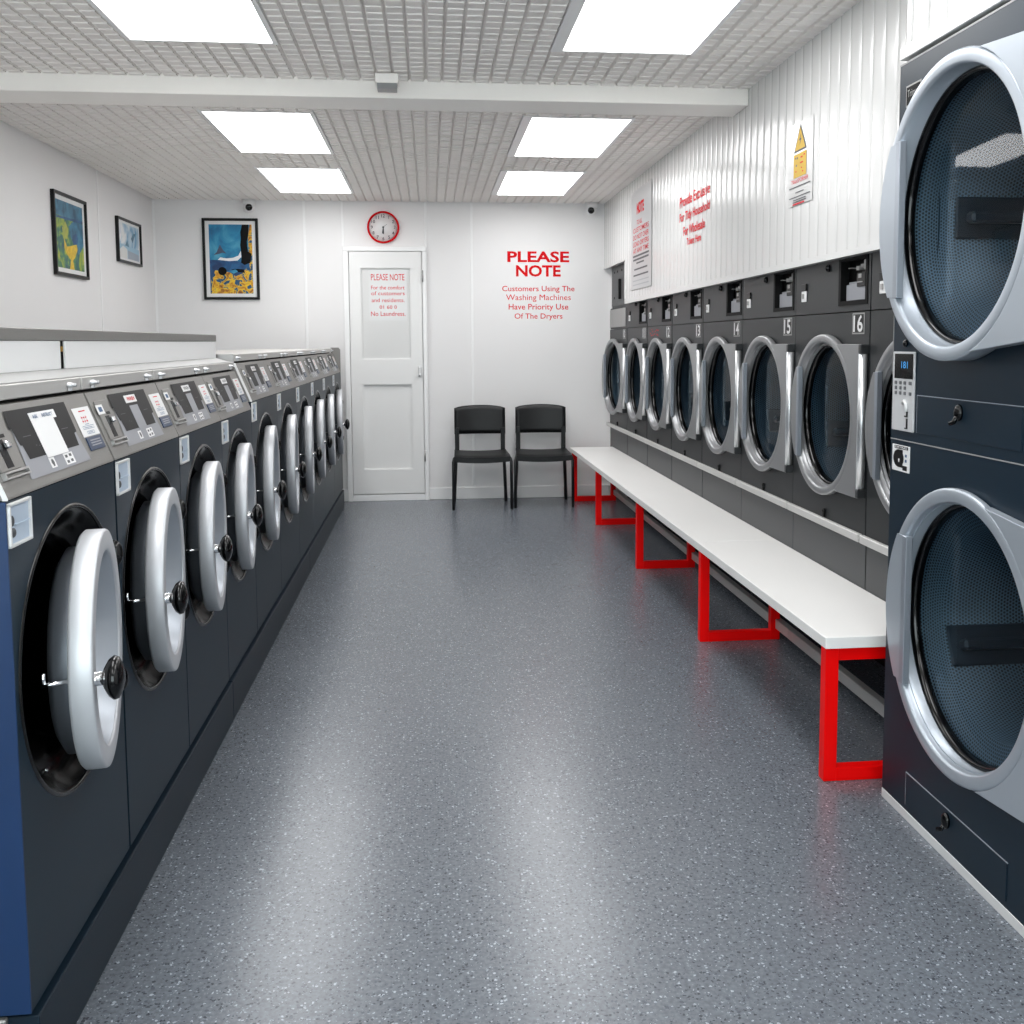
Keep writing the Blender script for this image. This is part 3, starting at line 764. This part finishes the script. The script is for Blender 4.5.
    b = MB(); b.ball((.003, y0+.014, z0+.048), .004, .006, .010); b.ball((.003, y0+.018, z0+.026), .004, .009, .009); b.build('outlet', INK, fr)
    # hinge blocks
    for z in (.905, .60):
        b = MB(); b.ball((.004, R-.016, z), .020, .014, .032); b.build('hinge', BLKG, t)
    # door, hinged on its far side and standing a little open
    D = .250*k; r = .203*k
    Hn = Vector((-.035, D+.012, cz-.006))
    b = MB(); c = Vector((.056, -(D+.012), 0)); th = .046     # ring centre (front plane) relative to the hinge
    b.lathe([(D-.030, -th), (D-.006, -th), (D, -th+.006), (D, -.005), (D-.0015, -.0012), (D-.006, 0), (r+.005, 0), (r+.0015, -.0015), (r, -.005), (r+.004, -.012), (r+.004, -th)], c=c, seg=72)
    door = b.build('door', ALU, t); door.location = Hn
    b = MB(); b.lathe([(r+.002, -.004), (r-.003, -.010), (r-.021, -.041), (r-.05, -.080), (r-.055, -.09)], c=c, seg=64); b.build('funnel', FUNN, door)
    b = MB(); b.lathe([(r-.052, -.082), (r-.07, -.095), (r-.10, -.105), (0, -.11)], c=c, seg=48); b.build('porthole_glass', BLKG, door)
    b = MB(); b.lathe([(D-.035, -th-.001), (D-.035, -.075), (D-.06, -.09), (D-.08, -.09)], c=c, seg=64); b.build('door_back', mat('door_back_grey', srgb(84, 88, 94), .4, metal=.5), door)
    kc = c + Vector((-.006, -(D-.026), -.002))
    b = MB(); b.lathe([(.0135, 0), (.0135, .03), (0, .03)], c=kc, seg=20); b.build('knob_stem', CHROME, door)
    b = MB(); b.lathe([(.0, .022), (.020, .022), (.036, .031), (.043, .040), (.040, .049), (.026, .056), (.010, .060), (0, .0605)], c=kc, seg=28); b.build('door_knob', BLKG, door)
    b = MB(); b.tube([kc+Vector((-.04, 0, 0)), kc+Vector((-.088, -.012, -.001))], .0045); b.tube([kc+Vector((-.084, -.010, 0)), kc+Vector((-.084, -.010, .022))], .0045); b.build('latch_pin', CHROME, door)
    return t, door
XW = -.755
yb1 = [2.24, 2.8875, 3.53, 4.17]; yb2 = [4.492 + .742*(q+.5) for q in range(6)]
g1 = 'navy front loading washers in the left row'
labs = ['front loading washer nearest the camera at the left edge of photo',
        'front loading washer second from the near end of the left row',
        'front loading washer third from the near end of the left row',
        'front loading washer fourth from near end, last one before the taller housings',
        'front loading washer fifth from near end, first with taller control housing',
        'front loading washer sixth from the near end of the left row',
        'front loading washer seventh from the near end, fourth from the white door',
        'front loading washer third from the far end, towards white door',
        'front loading washer second from the far end, towards white door',
        'front loading washer at the far end of left row beside white door']
p1, d1 = make_washer(.638, 1.0)
p2, d2 = make_washer(.7405, 1.06, .032)
ang = [10, 7, 6.2, 5.5, 5, 5, 5.5, 4.5, 4.5, 4.5]
allw = [p1]+[copy_tree(p1) for q in range(3)]+[p2]+[copy_tree(p2) for q in range(5)]
for i, o in enumerate(allw):
    yb = yb1 if i < 4 else yb2; j = i if i < 4 else i-4
    o.location = (XW, yb[j], 0); tag(o, labs[i], 'washing machine', g1)
    for q in kids(o):
        if q.name.split('.')[0] == 'door': q.rotation_euler.z = rad(ang[i])
    # the strip on the display differs from machine to machine
    M = Matrix.Translation((0, 0, 0 if i < 4 else .032)) @ PAN
    if i == 0:
        b = MB(); slab(b, M, -.058, .063, .048, .127, .0018, .0028); slab(b, M, -.058, .083, .127, .145, .0018, .0030); s = b.build('paper_strip', PAPER, o)
        b = MB(); add_text(b, 'ASK', M @ Matrix.Translation((-.032, .136, .003)), .028, .008, .02); add_text(b, 'INSTRUCT', M @ Matrix.Translation((.035, .136, .003)), .06, .008, .02); b.build('print', INKB, s)
        # bright edge trim and blue end panel of the row
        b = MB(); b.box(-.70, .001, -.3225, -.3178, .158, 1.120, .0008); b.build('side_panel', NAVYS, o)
    else:
        b = MB(); slab(b, M, -.03, .045, .05, .118, .0018, .0024); b.build('insert_strip', PANG, o)
        b = MB(); slab(b, M, -.045, .055, .126, .147, .0018, .0028); s = b.build('program_card', PAPER, o)
        b = MB()
        if i == 1: add_text(b, 'WASH', M @ Matrix.Translation((.005, .1365, .0028)), .07, .011, .02); b.build('print', REDP, s)
        else: add_text(b, 'WASH', M @ Matrix.Translation((.005, .1365, .0028)), .07, .011, .02); b.build('print', INK, s)
    if i in (0, 4):
        b = MB(); W = .638 if i == 0 else .7405; z = 1.126 + (0 if i == 0 else .032)
        b.prism([(.004, z-.004), (.004, z), (-.061, z+.16), (-.070, z+.16), (-.005, z), (-.005, z-.004)], 'Y', -W/2-.001, -W/2+(.001 if i == 0 else .005)); b.build('edge_trim', WHITEP, o)
        b = MB(); b.box(-.68, -.066, -W/2-.003, -W/2+.001, z+.150, z+.197); b.build('lid_end', STEELL, o)
    if i == 9:
        b = MB(); b.prism([(.002, .158), (.002, 1.345), (-.012, 1.362), (-.078, 1.362), (-.078, .158)], 'Y', .3706, .3745); b.build('end_panel', STEEL, o)
# plinth
t = thing('plinth', (0, 0, 0)); tag(t, 'long low navy plinth the row of washers stands on', 'plinth')
b = MB()
for a, c in ((1.93, 3.862), (3.864, 6.36), (6.362, 8.945)): b.box(-1.45, -.745, a, c, 0, .1465, .002)
b.build('base', PLIN, t)
b = MB(); b.box(-1.44, -.772, 1.935, 8.94, .147, .1575); b.build('recess', BLKM, t)
b = MB(); b.box(-1.45, -.80, 1.915, 1.9295, 0, .150, .002); b.build('end_cap', STEELL, t)
rebase(t, -1.0, 5.4)
# low boxing on top of the near washers
t = thing('pipe_boxing', (-.886, 0, 1.3225)); tag(t, 'low white boxing with grey cap running along the tops of nearest washers', 'boxing')
for a, c in ((1.95, 2.622), (2.656, 4.455)):
    b = MB(); b.box(-.006, 0, a, c, .018, .0855, .001); b.build('side_panel', TRIMW, t)
b = MB(); b.prism([(.056, 0), (.056, .002), (0, .018), (-.30, .018), (-.30, 0)], 'Y', 1.95, 4.455); b.build('ledge', LEDGE, t)
b = MB(); b.box(-.31, -.008, 1.96, 4.452, .0185, .0855); b.build('core', BLKM, t)
b = MB(); b.box(-.32, .003, 1.945, 4.458, .086, .114, .002); b.build('cap', STEEL, t)
b = MB(); b.box(-.0075, -.002, 2.635, 2.645, .060, .072); b.build('cable_end', mat('amber_plastic', srgb(190, 140, 40), .4), t)
rebase(t, 0, 3.2)

# ------------------------------------------------------------------ dryers (local: front plane x = 0 facing +x, turned 180 degrees in the room)
def dryer_door(par, R, yc, zc, m_ring, hy, hz, hx, strip, sh, open_deg=0, taper=0., name='door', t0=.06, off=0.):
    """ring centre (yc, zc); hinge line at yc+hy"""
    piv = Vector((hx, yc+hy, zc))
    c = Vector((t0-hx, -hy, 0))
    b = MB(); q = .026*R/.32; bk = -max(.018, t0-.003); dp = .060*R/.32; g = R-.040
    b.lathe([(g-.004, bk), (R-.003, bk), (R, bk+.004), (R, -.007), (R-.002, -.002), (R-.007, 0), (R-q, 0), (R-q-.004, -.002), (R-q-.008, -.010), (g, -dp), (g-.004, -dp)], c=c, seg=96)
    dr = b.build(name, m_ring, par); dr.location = piv; dr.rotation_euler.z = rad(open_deg)
    b = MB(); b.lathe([(g+.001, -dp+.016), (g-.004, -dp+.022), (g-.012, -dp+.020), (g-.016, -dp+.006), (g-.016, -dp-.006), (g-.004, -dp-.006)], c=c, seg=72); b.build('gasket', BLKG, dr)
    b = MB(); b.lathe([(g-.012, -dp), (g*.6, -dp+.002), (0, -dp+.003)], c=c, seg=64); b.build('glass', GLASS, dr)
    A = math.asin(min(1, hz/R)); n = 24
    arc = [((R+.0008)*math.cos(A-2*A*k/n), (R+.0008)*math.sin(A-2*A*k/n)) for k in range(n+1)]
    pl = [(c.y+p, c.z+w) for p, w in arc] + [(-.012, -hz+taper), (-.012, hz-taper)]
    b = MB(); b.prism(pl, 'X', c.x-min(.03, t0-.002), c.x+.003, bev=.002); b.build('hinge_plate', m_ring, dr)
    b = MB(); b.tube([(c.x-.013, -.006, -hz+taper+.035), (c.x-.013, -.006, hz-taper-.035)], .0155, 16); b.build('hinge_rod', mat('rod_steel', srgb(226, 228, 230), .3, metal=.8), dr)
    for s in (-1, 1):
        b = MB(); b.box(c.x-.032, c.x+.004, -.012, .009, s*(hz-taper)-(.034 if s > 0 else 0), s*(hz-taper)+(0 if s > 0 else .034), .003); b.build('hinge_cap', mat('cap_grey', srgb(58, 60, 62), .35, metal=.4), dr)
    # handle: flat segment with a raised grip strip
    B_ = math.acos(min(1, strip/R)); sg = [(-math.cos(-B_+2*B_*k/n)*(R-.0005), math.sin(-B_+2*B_*k/n)*(R-.0005)) for k in range(n+1)]
    sg = [p for p in sg if abs(p[1]) <= sh+.004]
    pl = [(c.y+p, w) for p, w in sg] + [(c.y-strip+.02, sg[-1][1]), (c.y-strip+.02, sg[0][1])]
    b = MB(); b.prism(pl, 'X', c.x-.004, c.x+.003); b.build('handle_plate', m_ring, dr)
    b = MB(); b.box(c.x-.01, c.x+.010, c.y-strip, c.y-strip+.022*R/.32, -sh, sh, .002); b.build('handle', HANDL, dr)
    return dr
def drum(par, yc, zc, R, depth, Rd, angles):
    b = MB(); b.lathe([(R+.011, -.003), (R+.011, -.075), (Rd, -.10), (Rd, -depth)], c=(0, yc, zc), seg=64); d = b.build('drum', DRUM, par)
    b = MB(); b.lathe([(Rd, -depth), (.10, -depth), (.0, -depth)], c=(0, yc, zc), seg=64); b.build('drum_back', DRUM, d)
    b = MB(); b.lathe([(.07, -depth+.001), (.07, -depth+.012), (0, -depth+.014)], c=(0, yc, zc), seg=24); b.build('hub', DRUMB, d)
    for a in angles:
        ca, sa = math.cos(rad(a)), math.sin(rad(a)); q = Rd-.002
        M = Matrix(((1, 0, 0, 0), (0, ca, -sa, yc), (0, sa, ca, zc), (0, 0, 0, 1)))
        b = MB(); b.box(-depth+.002, -.105, q-.012, q, -.058, .058, .004, M=M); b.box(-depth+.002, -.13, q-.055, q-.01, -.016, .016, .008, M=M); b.build('lifter', DRUMB, d)
    return d
def make_dryer(W, y_off=0., last=False, number='16'):
    t = thing('tumble_dryer', (0, 0, 0), PI); h = W/2-.0012; zc = 1.102; yc = .0
    b = MB(); top = 1.75 if not last else 2.09; 
    b.holed_panel(0, -h, h, .672, 1.508, yc, zc, .296)
    b.box(-.75, -.02, -h, -h+.004, .672, 1.508); b.box(-.75, -.02, h-.004, h, .672, 1.508)
    b.faces([(0, -h, .672), (-.02, -h, .672), (-.02, -h, 1.508), (0, -h, 1.508)], [(0, 1, 2, 3)]); b.faces([(0, h, .672), (-.02, h, .672), (-.02, h, 1.508), (0, h, 1.508)], [(0, 1, 2, 3)])
    b.faces([(0, -h, .672), (-.75, -h, .672), (-.75, h, .672), (0, h, .672)], [(0, 1, 2, 3)])
    b.build('cabinet', GREYD, t, recalc=False)
    if not last:
        b = MB(); b.box(-.75, 0, -h, .093, 1.512, top); b.box(-.75, 0, .365, h, 1.512, top); b.box(-.75, 0, .093, .365, 1.512, 1.535); b.box(-.75, 0, .093, .365, 1.72, top); b.build('control_cabinet', GREYD, t)
        b = MB()
        for q in ((.093, .115, 1.535, 1.72), (.345, .365, 1.535, 1.72), (.115, .345, 1.535, 1.552), (.115, .345, 1.705, 1.72)): b.box(-.03, .003, *q)
        b.box(-.045, -.04, .093, .365, 1.535, 1.72); cf = b.build('coin_recess', BLKM, t)
        b = MB(); b.box(-.04, -.012, .135, .335, 1.553, 1.615, .002); b.box(-.04, -.022, .135, .225, 1.553, 1.625, .002); b.build('coin_box', PANG, cf)
        b = MB(); b.box(-.011, -.006, .245, .32, 1.603, 1.655, .002); b.box(-.0395, -.030, .24, .34, 1.60, 1.67); b.build('coin_slide', BLACK, cf)
        b = MB()
        for q in ((.245, .27, 1.665, 1.68), (.285, .31, 1.672, 1.685), (.315, .335, 1.665, 1.70), (.265, .29, 1.635, 1.65), (.255, .30, 1.618, 1.622), (.17, .20, 1.675, 1.678)): b.box(-.03, -.004, *q)
        b.build('coin_legend', GREYL, cf)
        b = MB(); b.box(0, .008, -.308, -.252, 1.612, 1.642, .002); b.build('switch_cap', BLACK, t)
        b = MB(); b.box(0, .006, -.308, -.255, 1.566, 1.611, .002); sw = b.build('switch_plate', PAPER, t)
        b = MB(); b.box(.006, .012, -.288, -.274, 1.58, 1.60, .001); b.build('switch', STEELL, sw)
        b = MB(); b.ball((.004, -.01, 1.69), .014, .011, .015); b.build('lock_knob', BLKG, t)
    else:
        b = MB(); b.box(-.75, -.004, -h, h, 1.512, 1.69); b.box(-.75, -.02, -h, h, 1.694, top); b.build('control_cabinet', GREYD, t)
        b = MB(); b.box(-.004, .004, -h+.02, h-.06, 1.525, 1.68, .002); hp = b.build('hatch', GREYL, t)
        b = MB(); b.box(-.02, -.012, -h+.02, h-.02, 1.71, 2.05, .002); vp = b.build('vent_panel', GREYB, t)
        b = MB()
        for y, z in ((-.25, 2.0), (-.1, 2.0), (-.25, 1.78), (.1, 2.0)): b.ball((-.012, y, z), .006, .016, .012)
        b.build('fixing', BLACK, vp)
        b = MB(); b.box(-.012, .01, .0, .06, 1.76, 1.93, .004); b.build('grille', BLACK, vp)
    # number plate
    b = MB(); b.box(0, .0015, .232, .342, 1.425, 1.504); npl = b.build('number_plate', GREYL, t)
    b = MB(); b.box(.0015, .0018, .238, .336, 1.430, 1.499); add_text(b, number, front(.287, 1.4645, .0022), .085, .064, .02, mi=1); b.build('number', [BLACK, PAPER], npl)
    drum(t, yc, zc, .284, .46, .31, (200, 320, 80))
    dryer_door(t, .3246, yc, zc, SILV, .380, .285, .008, .240, .19, 4.5 if last else .6, t0=.030)
    b = MB(); b.tube([(.004, -.01, .682), (.004, -.01, .708)], .006); b.ball((.004, -.01, .708), .009); b.build('rail_clip', BLACK, t)
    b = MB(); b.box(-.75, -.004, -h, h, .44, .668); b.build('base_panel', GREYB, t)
    b = MB(); b.box(-.75, -.33, -h, h, 0, .44); b.build('base_recess', BLKM, t)  # matt black set-back block, stands in for the shade under the bench
    return t
XD = 1.60
dy = [3.654, 4.432, 5.205, 5.985, 6.77, 7.56, 8.348, 9.16]
dl = ['tumble dryer numbered 16, second from the near end, beside the tall stacked dryer', 'tumble dryer numbered 15 in the right row', 'tumble dryer numbered 14 in the right row',
      'tumble dryer numbered 13, fourth from back wall in the right row', 'tumble dryer third from the back wall with red sticker by its number', 'tumble dryer second from the back wall in right row',
      'tumble dryer at the far end by back wall, pale hatch above its door']
gd = 'charcoal tumble dryers in the right row'
protoD = None
for i in range(7):
    W = dy[i+1]-dy[i]-.008; yc = (dy[i]+dy[i+1])/2
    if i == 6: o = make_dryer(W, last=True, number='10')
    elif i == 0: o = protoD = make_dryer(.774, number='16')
    else:
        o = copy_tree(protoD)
        for q in kids(o):
            if q.name.startswith('number_plate'):
                for s in kids(q):
                    if s.name.startswith('number'):
                        b = MB(); b.box(.0015, .0018, .238, .336, 1.430, 1.499); add_text(b, str(16-i), front(.287, 1.4645, .0022), .085, .064, .02, mi=1)
                        me = bpy.data.meshes.new('number'); b.bm.to_mesh(me); b.bm.free(); me.materials.append(BLACK); me.materials.append(PAPER); s.data = me
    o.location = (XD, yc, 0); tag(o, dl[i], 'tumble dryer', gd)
    if i == 4:
        b = MB()
        for q in range(14): y = -.30+.30*random.random(); z = 1.44+.05*random.random(); rect(b, front(y, z, .0006), -.008, .012, -.004, .004)
        b.build('red_sticker', REDP, o)
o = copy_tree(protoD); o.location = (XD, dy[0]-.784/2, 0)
tag(o, 'tumble dryer partly hidden behind the tall stacked dryer, only door edge showing', 'tumble dryer', gd)

# near stacked dryer
t = thing('stacked_dryer', (1.37, 2.555, 0), PI); tag(t, 'tall blue black double stacked dryer with two round glass doors at right edge', 'stacked dryer')
h = .405; Z1, Z2 = .631, 1.733; RN = .386
b = MB(); b.holed_panel(0, -h, h, .028, 1.1085, .032, Z1, .358); b.holed_panel(0, -h, h, 1.1115, 2.192, .015, Z2, .358)
for y in (-h, h):
    b.faces([(0, y, .028), (-.08, y, .028), (-.08, y, 2.192), (0, y, 2.192)], [(0, 1, 2, 3)])
b.faces([(0, -h, 2.192), (0, h, 2.192), (-.85, h, 2.192), (-.85, -h, 2.192)], [(0, 1, 2, 3)])
b.box(-.85, -.08, -h+.095, h, .028, 2.19)
b.bm.normal_update(); bmesh.ops.delete(b.bm, geom=[f for f in b.bm.faces if abs(f.calc_center_median().x+.08) < 1e-4 and abs(f.normal.x) > .5 and f.calc_area() > .5], context='FACES_ONLY')
b.build('cabinet', STACK, t, recalc=False)
b = MB(); b.box(-.002, .0015, -h, h, 1.1085, 1.1115); b.box(-.003, .001, -h, h, 2.189, 2.194); b.box(-.003, .001, -h-.0006, -h+.003, 1.3, 2.194); b.build('edge_bead', GREYL, t)
b = MB(); b.box(-.85, .0015, -h, h, 0, .028, .001); b.build('skirting', WHITEP, t)
for zc, nm, t0 in ((Z2, 'upper', .065), (Z1, 'lower', .024)):
    yd = .015 if nm == 'upper' else .032
    drum(t, yd, zc, .345, .58, .282, (178, 298, 58) if nm == 'upper' else (203, 323, 83))
    dr = dryer_door(t, RN, yd, zc, SILVN, .45, .36, .01, .276, .215, 0, taper=.03, t0=t0)
    dr['label'] = nm + ' glass door'
for y0, y1, z0, z1 in ((-.24, .285, 1.140, 1.245), (-.245, .29, .045, .142)):
    b = MB(); b.box(0, .0025, y0, y1, z0, z1, .001); lp = b.build('lint_panel', STACK, t)
    w = .0018; b = MB()
    for q in ((y0-w, y1+w, z1, z1+w), (y0-w, y0, z0, z1+.001)): b.box(0, .0022, *q)
    b.build('panel_edge', mat('edge_grey', srgb(150, 157, 165), .4), lp)
for z in (1.213, .112):
    b = MB(); b.ball((.006, .0, z), .012, .017, .022); b.tube([(.012, .002, z-.01), (.016, -.006, z-.026), (.022, -.016, z-.030)], .006); b.build('latch', BLKG, t)
b = MB(); b.ball((.003, -.32, 1.392), .008, .011, .011); b.build('lock_knob', BLKG, t)
# control plate
b = MB(); b.box(0, .006, -.392, -.255, 1.138, 1.368, .002); cp = b.build('control_plate', mat('control_silver', srgb(205, 206, 208), .4, metal=.2), t)
b = MB(); b.box(.006, .0075, -.378, -.262, 1.290, 1.362, .001); b.build('screen', BLKG, cp)
b = MB(); add_text(b, '181', front(-.312, 1.330, .0078), .04, .02, .01); b.build('digits', LCD, cp)
b = MB()
for r, z in enumerate((1.278, 1.263, 1.248)):
    for q, y in enumerate((-.366, -.337, -.309, -.276)):
        if r == 1 and q == 3: continue
        b.box(.006, .0085, y-(.008 if r == 0 else .006), y+(.008 if q == 3 else .006), z-.005, z+.005, .001)
b.build('buttons', mat('button_grey', srgb(96, 98, 102), .4), cp)
b = MB(); b.tube([(.007, -.318, 1.219), (.010, -.305, 1.226), (.010, -.292, 1.218), (.009, -.290, 1.196)], .0055); b.build('coin_chute', WHITEP, cp)
b = MB(); b.box(.006, .0075, -.296, -.288, 1.180, 1.216); b.box(.006, .0075, -.296, -.288, 1.146, 1.176); b.box(.006, .0075, -.308, -.290, 1.180, 1.184); b.box(.006, .0075, -.306, -.290, 1.146, 1.149); b.build('coin_slot', BLACK, cp)
# coin label under the seam
b = MB(); b.box(0, .003, -.388, -.278, 1.018, 1.095, .001); lp = b.build('token_plate', PAPER, t)
b = MB(); poly(b, front(-.345, 1.056, .0032), ell(0, 0, .034, .026)); rect(b, front(0, 0, .0032), -.345, -.318, 1.03, 1.082); rect(b, front(0, 0, .0032), -.372, -.285, 1.084, 1.0935); rect(b, front(0, 0, .0032), -.318, -.29, 1.023, 1.037); b.build('dial', BLACK, lp)
b = MB(); rect(b, front(0, 0, .0036), -.345, -.338, 1.045, 1.055); add_text(b, 'DRYING', front(-.33, 1.089, .0034), .075, .006, .02); b.build('lettering', PAPER, lp)
b = MB()
for z in (1.067, 1.052): rect(b, front(0, 0, .0034), -.303, -.292, z-.004, z+.004)
b.build('symbols', INKB, lp)
# maker's plate, half behind the door ring
b = MB(); b.box(0, .002, -.360, -.270, 2.064, 2.124); mp_ = b.build('maker_plate', GREYL, t)
b = MB(); b.box(.002, .0026, -.356, -.274, 2.069, 2.119); add_text(b, 'Trimer', front(-.315, 2.10, .0029), .066, .02, 0, mi=1); b.build('plate_face', [BLKM, GREYL], mp_)

# ------------------------------------------------------------------ light, world, camera
W = bpy.data.worlds.new('World'); bpy.context.scene.world = W; W.use_nodes = True
bg = W.node_tree.nodes['Background']; bg.inputs[0].default_value = (.95, .975, 1.0, 1); bg.inputs[1].default_value = 6.2
pl = bpy.data.lights.new('window_portal', 'AREA'); pl.shape = 'RECTANGLE'; pl.size = 3.2; pl.size_y = 1.85; pl.cycles.is_portal = True
po = bpy.data.objects.new('window_portal', pl); C.objects.link(po); po.location = (-.45, YF+.02, 1.42); po.rotation_euler = (rad(-90), 0, 0)

f, pitch, yaw, roll, pcx, pcy = 1036.625, .0895474, .1073548, -.0043807, 542.019, 435.241
cam = bpy.data.cameras.new('camera'); co = bpy.data.objects.new('camera', cam); C.objects.link(co)
cam.sensor_width = 36; cam.lens = f/1024*36; cam.shift_x = (512-pcx)/1024; cam.shift_y = (pcy-512)/1024; cam.clip_start = .05
B = Matrix(((1, 0, 0), (0, 0, -1), (0, 1, 0)))
Ry = Matrix(((math.cos(yaw), -math.sin(yaw), 0), (math.sin(yaw), math.cos(yaw), 0), (0, 0, 1)))
Rp = Matrix(((1, 0, 0), (0, math.cos(pitch), -math.sin(pitch)), (0, math.sin(pitch), math.cos(pitch))))
Rr = Matrix(((math.cos(roll), -math.sin(roll), 0), (math.sin(roll), math.cos(roll), 0), (0, 0, 1)))
R = Rr @ Rp @ B @ Ry                       # world -> camera (x right, y down, z forward)
Rb = Matrix(((1, 0, 0), (0, -1, 0), (0, 0, -1))) @ R
co.matrix_world = Matrix.Translation((0, 0, 1.4)) @ Rb.transposed().to_4x4()
sc = bpy.context.scene; sc.camera = co
sc.view_settings.view_transform = 'Standard'; sc.view_settings.look = 'None'; sc.view_settings.exposure = 0.15; sc.view_settings.gamma = 1
sc.cycles.max_bounces = 10; sc.cycles.diffuse_bounces = 5; sc.cycles.glossy_bounces = 5; sc.cycles.transparent_max_bounces = 12
sc.cycles.use_denoising = True
sc.cycles.sample_clamp_indirect = 6
